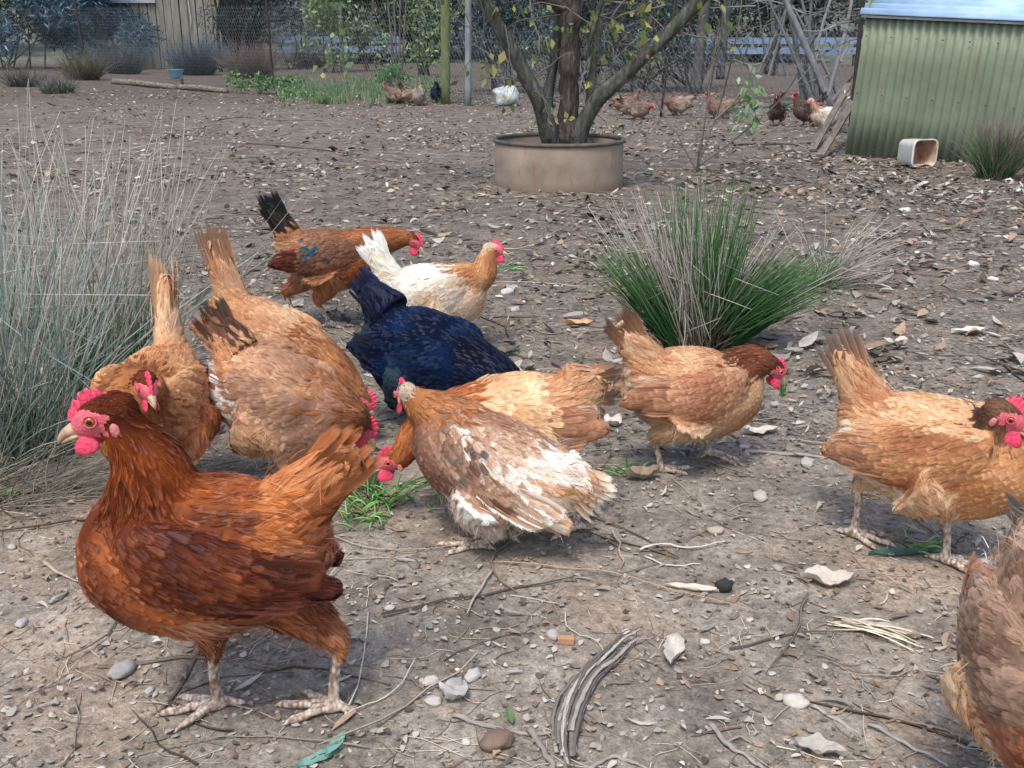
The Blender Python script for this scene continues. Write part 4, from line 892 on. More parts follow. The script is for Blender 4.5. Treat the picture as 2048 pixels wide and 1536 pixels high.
TAN = {**BUFF, **pal3(dict(wing=[(160, 112, 84), (190, 140, 106)], back=[(168, 112, 76), (196, 140, 98)], side=[(196, 140, 98), (214, 168, 126)], breast=[(166, 118, 90), (196, 146, 112)], tail=[(96, 60, 40), (150, 96, 60)], tailquill=[(110, 70, 46), (40, 28, 24)]))}
PAL_SAT = 1.0; PAL_G = 1.0
BLACK = pal3(dict(side=[(7, 16, 36), (13, 32, 62)], hackle=[(8, 14, 30), (14, 26, 52)], head=[(12, 18, 36), (20, 28, 50)], breast=[(8, 14, 30), (14, 24, 50)], back=[(7, 17, 40), (15, 38, 74)],
    saddle=[(8, 15, 34), (16, 30, 62)], belly=[(40, 58, 64), (66, 88, 92)], thigh=[(26, 42, 54), (50, 70, 78)], wing=[(7, 18, 42), (16, 42, 80)], wingrear=[(8, 15, 36), (16, 30, 62)], tail=[(8, 15, 36), (14, 30, 66)], tailquill=[(10, 20, 46), (12, 26, 60)]))
PAL_SAT = .86; PAL_G = 1.03
WHITE = pal3(dict(head=[(214, 180, 140), (240, 232, 218)], hackle=[(176, 104, 50), (216, 158, 96)], breast=[(210, 158, 116), (232, 200, 168)], side=[(226, 196, 166), (242, 230, 214)],
    back=[(228, 212, 190), (240, 234, 224)], saddle=[(220, 186, 146), (238, 226, 210)], belly=[(228, 196, 164), (240, 226, 208)], thigh=[(224, 186, 146), (240, 222, 198)],
    wing=[(214, 176, 138), (236, 222, 204)], wingrear=[(230, 212, 188), (240, 234, 226)], tail=[(236, 216, 184), (250, 248, 242)], tailquill=[(244, 236, 222), (250, 248, 244)]))
MOTT = pal3(dict(head=[(150, 104, 72), (214, 190, 166)], hackle=[(140, 78, 34), (186, 116, 58)], breast=[(128, 84, 66), (160, 110, 84)], side=[(150, 100, 78), (190, 150, 124)],
    back=[(160, 110, 80), (206, 168, 136)], saddle=[(210, 150, 96), (244, 236, 226)], belly=[(206, 182, 164), (240, 234, 226)], thigh=[(206, 180, 160), (240, 232, 222)],
    wing=[(128, 86, 66), (196, 150, 118)], wingrear=[(196, 148, 108), (240, 230, 216)], tail=[(214, 152, 98), (246, 238, 226)], quill=[(230, 216, 198), (240, 232, 222), (196, 142, 96)], tailquill=[(216, 156, 100), (240, 226, 206)]))
OK_ = {**BUFF, **pal3(dict(back=[(214, 150, 92), (240, 200, 150)], wing=[(206, 140, 84), (236, 192, 138)], hackle=[(176, 86, 24), (204, 120, 50)], head=[(150, 74, 34), (180, 98, 56)], tailquill=[(190, 130, 80), (60, 70, 70)], breast=[(186, 110, 50), (210, 140, 76)]))}
HENG = "hens foraging on the bare ground"

q = Pose(560, 1432, 186)                                # front hen, walking left
hen("hen", "large red-brown hen standing nearest at the left with its pale beak pointing left", dict(seed=3, c=(.060, .222), len=.86, wingh=.84, fat=.96, pitch=-2, hs=1.2, head=(.152, 0, .380), hpitch=-14, neck=[(.128, 0, .354), (.114, 0, .314)], tail=40, tlen=.088, tspread=.3, quill=.9, wattle=.0125,
    neckfat=.95, legs=[q.leg(440, 1415, -.004, .095, 10, .02), q.leg(668, 1425, -.012, .088, -12, -.01)], pal=RED, comb=.0165, hipx=-.03, barbs=8, wingdrop=.16), q.o, q.yaw, 1.06, group=HENG)
q = Pose(325, 1030, 268)
hen("hen", "orange hen facing the camera, partly hidden behind the nearest red-brown hen", dict(seed=5, c=(-.02, .19), pitch=4, head=(.11, .045, .262), hyaw=35, hpitch=-20, neck=[(.092, .035, .252), (.078, .018, .235)], tail=66, tyaw=-16, tlen=.135, tfat=.72, tspread=.1, neckfat=1.15,
    legs=[q.stand(.0, .04), q.stand(.01, -.04)], pal={**RED, **pal3(dict(back=[(190, 120, 66), (220, 160, 104)], saddle=[(200, 132, 80), (226, 172, 122)], wing=[(180, 108, 56), (212, 146, 90)], breast=[(140, 74, 28), (176, 104, 46)], hackle=[(150, 80, 30), (196, 122, 58), (120, 60, 22)], tail=[(200, 146, 100), (228, 186, 142)], tailquill=[(206, 156, 110), (214, 170, 126)]))}), q.o, q.yaw, 1.0, group=HENG)
q = Pose(525, 862, -22)
hen("hen", "buff hen with a raised feathery tail, bending down behind the dark-tailed hen", dict(seed=8, c=(.03, .185), pitch=20, head=(.24, 0, .10), hpitch=-50, neck=[(.21, 0, .125), (.17, 0, .15)], tail=74, tlen=.125, tfat=.8, tspread=.1, legs=[q.stand(-.01, .04), q.stand(.03, -.04)], pal=BUFF), q.o, q.yaw, 1.0, group=HENG)
q = Pose(590, 990, -22)
hen("hen", "tan hen with a dark brown tail and white belly fluff, bending down to the right", dict(seed=11, c=(-.022, .168), len=.9, pitch=18, head=(.108, .06, .118), hpitch=-50, neck=[(.102, .045, .135), (.090, .02, .150)], tail=50, tlen=.085, tspread=.6, quill=1.0, fat=1.0,
    legs=[q.stand(-.02, .04), q.stand(.02, -.04)], pal={**TAN, **pal3(dict(belly=[(196, 176, 160), (226, 218, 208)], wing=[(140, 98, 74), (184, 134, 100)], breast=[(140, 96, 74), (180, 130, 100)], tail=[(74, 46, 34), (130, 84, 54)], thigh=[(186, 132, 90), (214, 170, 130)]))}, patches=[((-.06, -.075, -.0), .03, lin(232, 224, 214), .8), ((-.07, -.05, -.06), .06, lin(226, 222, 216), .8)]), q.o, q.yaw, 1.02, group=HENG)
q = Pose(640, 660, 2)
hen("hen", "brown hen with an upright black tail and a bluish patch on its back", dict(seed=14, c=(.035, .196), fat=.88, pitch=2, head=(.262, 0, .238), hpitch=-38, hyaw=-12, neck=[(.235, 0, .245), (.18, 0, .238)], tail=62, tlen=.112, tspread=.3, neckfat=.92,
    legs=[q.leg(592, 648, -.025, .085, 0), q.leg(660, 660, -.03, .075, 0)], pal={**RED, **pal3(dict(wing=[(104, 66, 46), (140, 88, 58)], back=[(112, 72, 48), (150, 96, 62)], side=[(110, 68, 44), (140, 90, 56)], saddle=[(146, 90, 54), (186, 124, 78)], belly=[(186, 128, 84), (214, 168, 128)], thigh=[(164, 96, 52), (196, 128, 80)],
    tail=[(20, 20, 22), (80, 52, 42), (10, 12, 16)], tailquill=[(24, 22, 24), (8, 12, 18)], hackle=[(150, 84, 38), (180, 108, 56)]))}, patches=[((-.02, -.08, .045), .034, lin(36, 76, 92), .75), ((.03, -.085, .03), .02, lin(50, 66, 66), .6)]), q.o, q.yaw, 1.0, group=HENG)
q = Pose(866, 696, 8)
hen("hen", "white hen with a tan neck and red comb standing behind the blue-black hen", dict(seed=17, c=(-.005, .140), pitch=-2, head=(.158, 0, .252), hpitch=-8, hyaw=-8, neck=[(.143, 0, .232), (.125, 0, .19)], tail=62, tlen=.105, tspread=.6, neckfat=.95, legs=[q.stand(-.02, .035, -.02, .06), q.stand(.01, -.035, -.02, .06)], pal=WHITE), q.o, q.yaw, .97, group=HENG)
q = Pose(865, 868, -33)
hen("hen", "glossy blue-black hen bending down in the middle of the flock", dict(seed=20, c=(-.012, .152), pitch=12, head=(.225, 0, .10), hpitch=-55, neck=[(.195, 0, .12), (.16, 0, .14)], tail=40, tlen=.082, tspread=.15, tfat=1.05, fat=1.14, sleek=.45, barbs=3, wingdrop=.08, legs=[q.stand(-.02, .04), q.stand(.02, -.04)], pal=BLACK), q.o, q.yaw, 1.08, group=HENG)
q = Pose(1062, 1042, 180)
hen("hen", "golden hen pecking at the grass with its head low, behind the white-winged hen", dict(seed=23, c=(.022, .165), len=.9, pitch=10, head=(.222, 0, .102), hpitch=-14, neck=[(.195, 0, .13), (.155, 0, .165)], tail=4, tlen=.070, tspread=.7, neckfat=.95, legs=[q.leg(1150, 1068, -.015, .085, 10), q.stand(.02, -.04)], pal=OK_), q.o, q.yaw, 1.0, group=HENG)
q = Pose(1010, 1095, 154)
hen("hen", "mottled brown hen with white wing feathers, seen from behind with head turned away", dict(seed=26, c=(.012, .132), pitch=-19, head=(.172, 0, .222), hpitch=-22, hyaw=-38, neck=[(.152, .0, .212), (.115, 0, .195)], tail=-28, tlen=.070, tspread=.9, qw=1.35, wingdrop=.08, jit=.34, fat=.95, neckfat=.95,
    legs=[q.leg(955, 1103, -.04, .035, 20, .0), q.leg(1010, 1085, -.045, .04, 0, 0)], pal=MOTT, patches=[((.05, .07, .06), .022, lin(232, 218, 200), .6), ((.0, .06, .075), .022, lin(232, 218, 200), .6), ((.02, .09, .045), .02, lin(90, 92, 92), .7), ((.05, .09, .01), .03, lin(120, 108, 98), .6), ((-.03, .08, .04), .035, lin(232, 218, 200), .6), ((-.06, .04, .07), .03, lin(232, 218, 200), .6)]), q.o, q.yaw, .98, group=HENG)
q = Pose(1352, 942, 14)
hen("hen", "buff hen with a red-brown neck walking right in front of the green rush clump", dict(seed=29, c=(.02, .155), pitch=7, head=(.182, 0, .182), hpitch=-42, hyaw=0, neck=[(.165, 0, .192), (.135, 0, .195)], tail=54, tlen=.10, tfat=.85, tspread=.3, neckfat=.9, legs=[q.leg(1322, 948, -.02, .072, 0), q.leg(1420, 910, -.025, .055, 0, 0, .015, 20)],
    pal={**BUFF, **pal3(dict(hackle=[(96, 48, 28), (140, 76, 40)], head=[(92, 46, 30), (120, 64, 40)], tailquill=[(176, 116, 74), (44, 40, 40)]))}), q.o, q.yaw, .93, group=HENG)
q = Pose(1850, 1110, -34)
hen("hen", "buff hen with a dark neck and bright red face at the right edge, walking", dict(seed=32, c=(-.01, .175), pitch=0, head=(.082, -.03, .258), hpitch=-22, hyaw=8, hs=1.1, neck=[(.070, -.02, .243), (.068, -.006, .215)], tail=58, tlen=.105, tspread=.4, neckfat=1.1, comb=.021, wattle=.018, legs=[q.leg(1705, 1072, .0, .095, 0, 0), q.leg(1890, 1122, -.01, .085, 6)],
    pal={**BUFF, **pal3(dict(hackle=[(84, 56, 42), (150, 98, 58)], head=[(100, 64, 46), (130, 90, 64)], wing=[(176, 108, 58), (206, 140, 84)], tailquill=[(180, 124, 84), (92, 94, 94)], back=[(214, 158, 104), (240, 204, 160)], breast=[(180, 112, 58), (212, 148, 92)]))}), q.o, q.yaw, 1.0, group=HENG)
q = Pose(2105, 1650, 262)
hen("hen", "greyish-brown hen in the bottom right corner, seen from above and cut by the frame", dict(seed=35, c=(.0, .19), pitch=8, head=(.235, 0, .15), hpitch=-40, neck=[(.205, 0, .165), (.165, 0, .18)], tail=-12, tlen=.08, tspread=.3, wid=1.2, legs=[q.stand(.0, .045), q.stand(.01, -.045)],
    pal={**TAN, **pal3(dict(back=[(124, 88, 66), (172, 132, 104)], saddle=[(136, 102, 80), (188, 154, 128)], wing=[(130, 94, 72), (180, 140, 112)], side=[(150, 104, 74), (190, 144, 108)], hackle=[(100, 44, 26), (160, 84, 44)], breast=[(140, 74, 40), (170, 100, 60)], tail=[(150, 108, 84), (196, 160, 134)], tailquill=[(140, 120, 104), (110, 112, 110)], belly=[(206, 196, 184), (232, 226, 218)]))}), q.o, q.yaw, 1.15, group=HENG)
# ------------------------------------------------------------------ tree ring and fruit tree
def bark_material(name, a, b, c, sc=14, moss=None):
    t = NT(name); v = t.mapping(t.coord(), (1, 1, .22)); f = t.noise(v, sc * 2, 6, .65); g = t.noise(t.coord(), sc * .35, 4)
    col = t.ramp(f, [(.3, tuple(a)), (.5, tuple(b)), (.72, tuple(c))])
    if moss is not None: col = t.mix(t.ramp(g, [(.5, 0.0), (.62, .8)]), col, tuple(moss))
    w = t.node('TexVoronoi', Scale=sc * 3.0); t.put(w.inputs['Vector'], v)
    t.set(Base_Color=col, Roughness=.9, Specular_IOR_Level=.15); t.bump(t.math('ADD', f, t.math('MULTIPLY', w.outputs[0], .6)), .9, .02); return t.m
M_BARK = bark_material("grey_bark", lin(48, 48, 46), lin(84, 84, 78), lin(126, 126, 116), 18, lin(78, 82, 62))
M_BARKRED = bark_material("red_brown_bark", lin(44, 40, 38), lin(76, 68, 63), lin(112, 101, 94), 22)
M_TWIG = attr_mat("twig_bark", .85, .15, .3, 30, .2)
ringc = gp(1122, 388); RR = .352; ringc = Vector((ringc.x, ringc.y + RR, 0)); RH = .242
def ring_material():
    t = NT("painted_steel"); v = t.coord(); f = t.noise(v, 6, 6, .65); g = t.noise(t.mapping(v, (1, 1, .25)), 26, 5)
    c = t.ramp(f, [(.3, tuple(lin(122, 108, 94))), (.55, tuple(lin(142, 127, 112))), (.75, tuple(lin(156, 141, 126)))])
    c = t.mix(t.ramp(g, [(.58, 0.0), (.72, .75)]), c, tuple(lin(140, 92, 66)))
    sp = t.node('SeparateXYZ'); t.put(sp.inputs[0], v); c = t.mix(t.math('MULTIPLY', t.ramp(sp.outputs[2], [(.0, 1.0), (.05, 0.0)]), t.ramp(f, [(.35, .2), (.6, .9)])), c, tuple(lin(104, 84, 70)))
    t.set(Base_Color=c, Roughness=.75, Specular_IOR_Level=.25); t.bump(f, .25, .01); return t.m
root = thing("tree_ring", "round tan steel ring standing on the ground around the fruit tree", "planter", (ringc.x, ringc.y, float(gz(ringc.x, ringc.y))))
prof = [(RR + .006, -.02), (RR + .004, .03), (RR, .12), (RR, RH - .012), (RR - .006, RH - .004), (RR - .008, .10), (RR - .004, -.02)]
n_ = 72; th = np.linspace(0, 2 * np.pi, n_, endpoint=False)
V = np.array([(r * (1 + .006 * math.sin(3 * a + .5)) * math.cos(a), r * (1 + .006 * math.sin(3 * a + .5)) * math.sin(a), z) for r, z in prof for a in th]); i = np.arange(len(prof) - 1)[:, None] * n_; j = np.arange(n_)[None]; j2 = (j + 1) % n_
F = np.stack([i + j, i + j2, i + n_ + j2, i + n_ + j], -1).reshape(-1, 4); mesh_obj("wall", V, [F], ring_material(), root)
P = np.array([(RR * (1 + .006 * math.sin(3 * a + .5)) * math.cos(a), RR * (1 + .006 * math.sin(3 * a + .5)) * math.sin(a), RH) for a in np.linspace(0, 2 * np.pi, 73)])
V, F, _ = tube(P, .011, None, 8, cap=False); mesh_obj("rolled_rim", V, F, simple_mat("dark_rim", lin(70, 66, 62), lin(110, 98, 88), .7, 20, .2), root)
r_ = np.concatenate([[0], np.linspace(.05, RR - .006, 10)]); V = np.array([(r * math.cos(a), r * math.sin(a), .13 + .02 * noise.noise(Vector((r * 9 * math.cos(a), r * 9 * math.sin(a), 1))) + .03 * (1 - r / RR)) for r in r_ for a in th[::3]]); m_ = 24; i = np.arange(len(r_) - 1)[:, None] * m_; j = np.arange(m_)[None]; j2 = (j + 1) % m_
mesh_obj("soil_fill", V, [np.stack([i + j, i + m_ + j, i + m_ + j2, i + j2], -1).reshape(-1, 4)], M_SOIL, root)

def limb(pts, radii, m=6, n=12, wob=.06, lump=.18):
    P = catmull(np.hstack([np.array(pts, float), np.array(radii)[:, None]]), m); V, F, T = tube(P[:, :3], P[:, 3], None, n)
    k = len(P) * n; c = np.repeat(P[:, :3], n, 0); d = V[:k] - c
    f = np.array([1 + lump * noise.noise(Vector(q) * 9) + wob * noise.noise(Vector(q) * 34) for q in V[:k]])[:, None]; V[:k] = c + d * f
    return V, F, P
Yt = ringc.y
def TP(px, py, dy=0.0): return np.array(ray_at(px, py, Yt + dy))
base = (ringc.x, ringc.y, float(gz(ringc.x, ringc.y)))
root = thing("fruit_tree", "multi-stemmed tree with grey bark growing inside the steel ring", "tree", base); B = np.array(base)
LEAFC = [(140, 148, 84), (160, 160, 96), (112, 130, 76), (168, 154, 90), (92, 116, 68)]
top_branches = []
def tree_limb(nm, pts, radii, mat, **kw):
    V, F, P = limb(pts, radii, **kw); mesh_obj(nm, V - B, F, mat, root); return P
g0 = TP(1128, 305)
tree_limb("trunk", [TP(1128, 318), TP(1130, 285), TP(1137, 215), TP(1140, 120), TP(1140, 20), TP(1143, -120), TP(1150, -330, .1), TP(1140, -520, .1)], [.080, .064, .055, .053, .054, .050, .040, .022], M_BARKRED, m=9, n=26, lump=.40, wob=.22)
P1 = tree_limb("limb", [TP(1108, 290), TP(1092, 245, -.05), TP(1078, 200, -.08), TP(1040, 130, -.1), TP(1000, 60, -.12), TP(958, -20, -.14), TP(900, -140, -.2), TP(820, -280, -.3)], [.058, .050, .044, .039, .035, .032, .025, .012], M_BARK, n=14)
P2 = tree_limb("limb", [TP(1150, 290), TP(1168, 245, -.02), TP(1200, 195, -.05), TP(1270, 130, -.1), TP(1340, 62, -.12), TP(1415, -15, -.15), TP(1520, -120, -.2), TP(1620, -260, -.25)], [.056, .048, .042, .038, .035, .032, .025, .012], M_BARK, n=14)
P3 = tree_limb("limb", [TP(1092, 240, .03), TP(1098, 180, .08), TP(1112, 90, .1), TP(1118, 0, .12), TP(1110, -120, .15), TP(1080, -300, .2)], [.034, .030, .027, .025, .020, .010], M_BARK, n=12)
P4 = tree_limb("limb", [TP(1140, 18), TP(1105, 2, -.02), TP(1050, -30, -.05), TP(980, -110, -.1), TP(930, -220, -.1)], [.050, .036, .030, .022, .010], M_BARKRED, n=12)
P5 = tree_limb("limb", [TP(1175, 250, .05), TP(1185, 150, .2), TP(1200, 40, .3), TP(1215, -80, .4), TP(1230, -250, .4)], [.026, .022, .020, .016, .008], M_BARK, n=10)
P6 = tree_limb("limb", [TP(1168, 120, .0), TP(1195, 30, -.05), TP(1225, -60, -.1), TP(1290, -200, -.1)], [.016, .014, .012, .006], M_BARK, n=8)
mbt, mbl = MB(), MB(); tips = []
def twig(p0, d, L, r, k=7, grav=.35, col=(96, 90, 82)):
    P = [np.asarray(p0, float)]; d = np.asarray(d, float) / np.linalg.norm(d)
    for q in range(k - 1):
        d = d + rng.normal(0, .22, 3) + np.array([0, 0, -grav / k]); d /= np.linalg.norm(d); P.append(P[-1] + d * L / k)
    return np.array(P)
TW, TR = [], []
for Pl in (P1, P2, P3, P4, P5, P6):
    for q in range(14):
        k = rng.integers(len(Pl) // 4, len(Pl)); dd = rng.normal(0, 1, 3); dd[2] = abs(dd[2]) * .5; dd[1] *= .6; Lw = rng.uniform(.18, .55); t_ = twig(Pl[k, :3], dd, Lw, .004); TW.append(t_); TR.append(np.linspace(.0055, .0016, 7)); tips += list(t_[3:])
        for _ in range(2): t2 = twig(t_[rng.integers(2, 6)], rng.normal(0, 1, 3), Lw * .5, .002); TW.append(t2); TR.append(np.linspace(.003, .001, 7)); tips += list(t2[2:])
for (a, b, L_) in ((960, 60, .5), (1010, 110, .4), (900, 40, .45), (1060, 60, .35), (1250, 60, .4), (1330, 70, .4), (1420, 30, .45), (1220, 20, .4), (740, 20, .5), (830, -10, .5), (1480, 10, .4)):
    t_ = twig(TP(a, b - 60, -.2), (rng.normal(0, .5), rng.normal(0, .3), -.6), L_, .004, grav=.6); TW.append(t_); TR.append(np.linspace(.005, .0012, 7)); tips += list(t_[1:])
stem_batch(mbt, np.array(TW) - B, np.array(TR), pick([(96, 92, 86), (120, 112, 100), (80, 76, 70)], len(TW)), 5); tag(mbt.build("twigs", M_TWIG, root), kind="stuff")
tips = np.array(tips) - B; k = rng.choice(len(tips), 520)
leaf_cloud(mbl, tips[k] + rng.normal(0, .02, (520, 3)), .042, pick(LEAFC, 520, .2), .62, 1.2)
cr = np.array([(P1[-1, :3] + P4[-1, :3]) / 2, P2[-1, :3], P3[-1, :3], P5[-1, :3]]) - B
for c in cr: leaf_cloud(mbl, blob_points(260, c, (.45, .4, .3), .2), .06, pick(LEAFC, 260, .2), .6, .8)
for (a, b) in ((640, 125), (660, 85), (690, 130), (975, 120), (1000, 118), (1180, 45), (1300, 70), (1120, 60), (1280, 30), (1440, 40), (1240, 55)): leaf_cloud(mbl, TP(a, b, -.4)[None] + rng.normal(0, .03, (5, 3)) - B, .055, pick(LEAFC, 5, .2), .65, 1.0)
tag(mbl.build("crown", M_GREEN, root), kind="stuff")
t_ = np.array([twig(TP(900, -140, -.2), (-1, -.3, .05), 1.05, .004, grav=.5), twig(TP(960, -60, -.2), (-.8, -.2, -.2), .8, .004, grav=.4)]) - B
mb = MB(); stem_batch(mb, t_, np.linspace(.006, .0015, 7)[None] * np.ones((2, 1)), pick([(96, 90, 82)], 2), 5); tag(mb.build("hanging_twigs", M_TWIG, root), kind="stuff")

# ------------------------------------------------------------------ green shed
a_ = gp(1690, 308); b_ = gp(2048, 334); dirx = (b_ - a_); dirx.z = 0; yaw = math.atan2(dirx.y, dirx.x)
M_GPAINT = None
def green_paint():
    t = NT("green_painted_iron"); v = t.coord(); f = t.noise(v, 3, 6, .65); g = t.noise(t.mapping(v, (1, 1, .2)), 18, 5)
    c = t.ramp(f, [(.3, tuple(lin(104, 115, 94))), (.55, tuple(lin(120, 131, 108))), (.75, tuple(lin(130, 140, 119)))])
    c = t.mix(t.ramp(g, [(.55, 0.0), (.75, .55)]), c, tuple(lin(110, 98, 74))); t.set(Base_Color=c, Roughness=.55, Specular_IOR_Level=.4); t.bump(f, .15, .01); return t.m
M_GPAINT = green_paint()
M_ZINC = simple_mat("galvanised_roof", lin(140, 172, 204), lin(178, 202, 226), .5, 5, .1, .5, .01, (1, 6, 1), metal=.1)
M_WOOD = simple_mat("weathered_wood", lin(92, 84, 76), lin(140, 130, 118), .9, 9, .8, .15, .01, (1, 8, 8))
root = thing("garden_shed", "low green corrugated iron shed with pale zinc roof at the right", "shed", (a_.x, a_.y, float(gz(a_.x, a_.y))), yaw); root.rotation_euler = (0, R(3.2), yaw)
def corrugated(nm, L, H_, pitch_, amp, mat, origin, ux, uy, parent, sub=6, th=.002):
    k = int(L / pitch_ * sub) + 1; s_ = np.linspace(0, L, k); w = amp * np.cos(2 * np.pi * s_ / pitch_); ux, uy = np.array(ux, float), np.array(uy, float); nn = np.cross(ux, uy); rows = []
    for h in np.linspace(0, H_, 4): rows.append(np.array(origin) + s_[:, None] * ux + h * uy + w[:, None] * nn)
    V = np.vstack(rows); i = np.arange(3)[:, None] * k; j = np.arange(k - 1)[None]; F = np.stack([i + j, i + j + 1, i + k + j + 1, i + k + j], -1).reshape(-1, 4)
    o = mesh_obj(nm, V, [F], mat, parent); md = o.modifiers.new("s", 'SOLIDIFY'); md.thickness = th; return o
M_STEELDK0 = simple_mat('rusty_screw', lin(70, 56, 46), lin(104, 88, 74), .8, 30, 0)
WH = ray_at(1712, 30, a_.y).z - float(gz(a_.x, a_.y))
for k in range(3): corrugated("wall_sheet", .80, WH, .0575, .008, M_GPAINT, (k * .795, 0 - .002 * (k % 2), .012), (1, 0, 0), (0, 0, 1), root)
corrugated("wall_sheet", 1.6, WH + .15, .0575, .008, M_GPAINT, (.0, 1.6, .012), (0, -1, 0), (0, 0, 1), root)
for k in range(3): corrugated("roof_sheet", .74, 2.55, .066, .013, M_ZINC, (-.03 + .0, -.05 + k * .66, WH + .016 + .577 * (k * .66) + .003 * k), (0, .866, .50), (1, 0, 0), root)
mb = MB()
for k in range(42):
    for z_ in (.07, .46, .86):
        V, F = ellipsoid((.029 + k * .0575, -.013, z_ * WH), (.006, .004, .006), 8, 5)
        if k % 3 == 0: mb.add(V, F)
tag(mb.build("roofing_screws", M_STEELDK0, root), kind="stuff")
V, F = box((-.02, -.02, -.02), (2.45, .05, .014)); MB().add(V, F, Col=(.2, .2, .2)).build("base_timber", M_WOOD, root, smooth=False)
V, F = box((-.02, -.03, WH - .015), (2.45, -.011, WH + .0)); MB().add(V, F, Col=(.2, .2, .2)).build("eave_strip", simple_mat("eave_strip_metal", lin(150, 150, 146), lin(180, 182, 180), .5), root, smooth=False)
# boards leaning at the shed corner
for k, (pa, pb, lab) in enumerate((((1625, 300), (1690, 262), "grey weathered board leaning on the shed corner, upper one"), ((1640, 318), (1700, 285), "grey weathered board at the shed corner, lower one"))):
    A, Bq = on_ground(*pa), on_ground(*pb); d = Bq - A; L_ = d.length; V, F = box((0, -.025, -.008), (L_, .025, .008)); o = MB().add(V, F, Col=(.2, .2, .2)).build("board", M_WOOD, smooth=False); o.location = A + Vector((0, 0, .012 + .02 * k)); o.rotation_euler = (0, -.22, math.atan2(d.y, d.x)); tag(o, lab, "board")
V, F = box((-.32, -.08, 0), (.30, .08, .012)); o = MB().add(V, F, Col=(.2, .2, .2)).build("board", M_WOOD, smooth=False); o.location = on_ground(1545, 286) + Vector((0, 0, .004)); o.rotation_euler = (0, 0, .05); tag(o, "flat grey board lying on the soil left of the shed", "board")
# white tub on its side
root = thing("plastic_tub", "white square plastic tub lying on its side by the green shed", "tub", on_ground(1828, 330), R(20)); root.scale = (.86, .86, .86)
def rrect(w, h, r, n=6):
    out = []
    for cx_, cy_, a0 in ((w - r, h - r, 0), (-w + r, h - r, 90), (-w + r, -h + r, 180), (w - r, -h + r, 270)):
        for t in np.linspace(0, 90, n): out.append((cx_ + r * math.cos(R(a0 + t)), cy_ + r * math.sin(R(a0 + t))))
    return np.array(out)
def loft(sections):
    n = len(sections[0]); V = np.vstack(sections); i = np.arange(len(sections) - 1)[:, None] * n; j = np.arange(n)[None]; j2 = (j + 1) % n
    return V, np.stack([i + j, i + j2, i + n + j2, i + n + j], -1).reshape(-1, 4)
def sec(w, h, r, y): q = rrect(w, h, r); return np.stack([q[:, 0], np.full(len(q), y), q[:, 1] + .105], 1)
M_WPLAS = simple_mat("white_plastic", lin(206, 200, 188), lin(232, 228, 220), .45, 7, .1, .4)
V, F = loft([sec(.10, .095, .045, -.10), sec(.112, .104, .05, -.105), sec(.112, .104, .05, -.09), sec(.104, .098, .048, -.085), sec(.098, .092, .045, .075), sec(.070, .066, .02, .095), sec(.001, .001, .0005, .096)]); mesh_obj("shell", V, [F], M_WPLAS, root)
V, F = loft([sec(.100, .095, .03, -.1045), sec(.094, .089, .028, -.09), sec(.082, .078, .025, .08), sec(.06, .056, .02, .088), sec(.001, .001, .0005, .089)]); mesh_obj("inside", V, [F[:, ::-1]], simple_mat("rust_stained_inside", lin(150, 96, 66), lin(206, 186, 166), .7, 14, .2), root)

# ------------------------------------------------------------------ fence, posts, rails, wall
M_STEELDK = simple_mat("dark_rusty_steel", lin(44, 40, 38), lin(74, 62, 54), .75, 30, .2)
M_MOSSW = simple_mat("mossy_post_wood", lin(88, 98, 68), lin(122, 130, 92), .95, 18, .6, .1, .01, (1, 1, .3))
M_GREYW = simple_mat("grey_post_wood", lin(110, 118, 122), lin(146, 152, 154), .85, 18, .5, .15, .01, (1, 1, .3))
M_WIRE = simple_mat("galvanised_wire", lin(120, 126, 130), lin(150, 156, 160), .45, 10, 0, .4, metal=.4)
fp = [on_ground(-330, 158), on_ground(178, 168), on_ground(548, 184), on_ground(892, 208), on_ground(1320, 238), on_ground(1700, 262)]
root = thing("wire_fence", "chicken wire fence on posts along the back of the yard", "fence", fp[3])
FB = np.array(fp[3])
def post(nm, p, h, r, mat, lean=(0, 0), n=10, lump=0.0):
    p = np.array(p); P = np.array([p + np.array([lean[0] * t, lean[1] * t, h * t - .05]) - FB for t in np.linspace(0, 1, 8)]); V, F, _ = tube(P, r, None, n)
    if lump: V = V + np.array([noise.noise_vector(Vector(q) * 7) * lump for q in V])
    mesh_obj(nm, V, F, mat, root)
post("post", fp[0], 1.9, .022, M_STEELDK); post("post", fp[1], 1.9, .022, M_STEELDK, (-.10, 0)); post("post", fp[2], 1.9, .020, M_STEELDK, (-.03, 0)); post("post", fp[3], 2.0, .058, M_MOSSW, (.02, 0), 14, .006)
pz = on_ground(936, 212); post("post", pz, 2.0, .040, M_GREYW, (.03, 0), 12, .004); post("post", fp[4], 1.35, .014, M_STEELDK, (.12, 0)); post("post", fp[5], 1.5, .02, M_STEELDK)
mb = MB(); P3_ = []; cellw, cellh = .062, .054
for s_ in range(len(fp) - 1):
    A, Bv = np.array(fp[s_]), np.array(fp[s_ + 1]); L_ = np.linalg.norm((Bv - A)[:2]); nx = int(L_ / cellw); nz = int((1.25 if s_ < 3 else .9) / cellh)
    for q in range(nz):
        for k in range(nx):
            o_ = .5 * (q % 2); x0, x1, xm = (k + o_) / nx, (k + o_ + 1) / nx, (k + o_ + .5) / nx; z0 = q * cellh
            f_ = lambda x, z: A + (Bv - A) * x + np.array([0, 0, z + .01])
            P3_ += [(f_(x0, z0 + cellh * .5), f_(xm, z0 + cellh)), (f_(xm, z0 + cellh), f_(x1, z0 + cellh * .5)), (f_(xm, z0 + cellh), f_(xm, z0 + cellh * 1.5)) ]
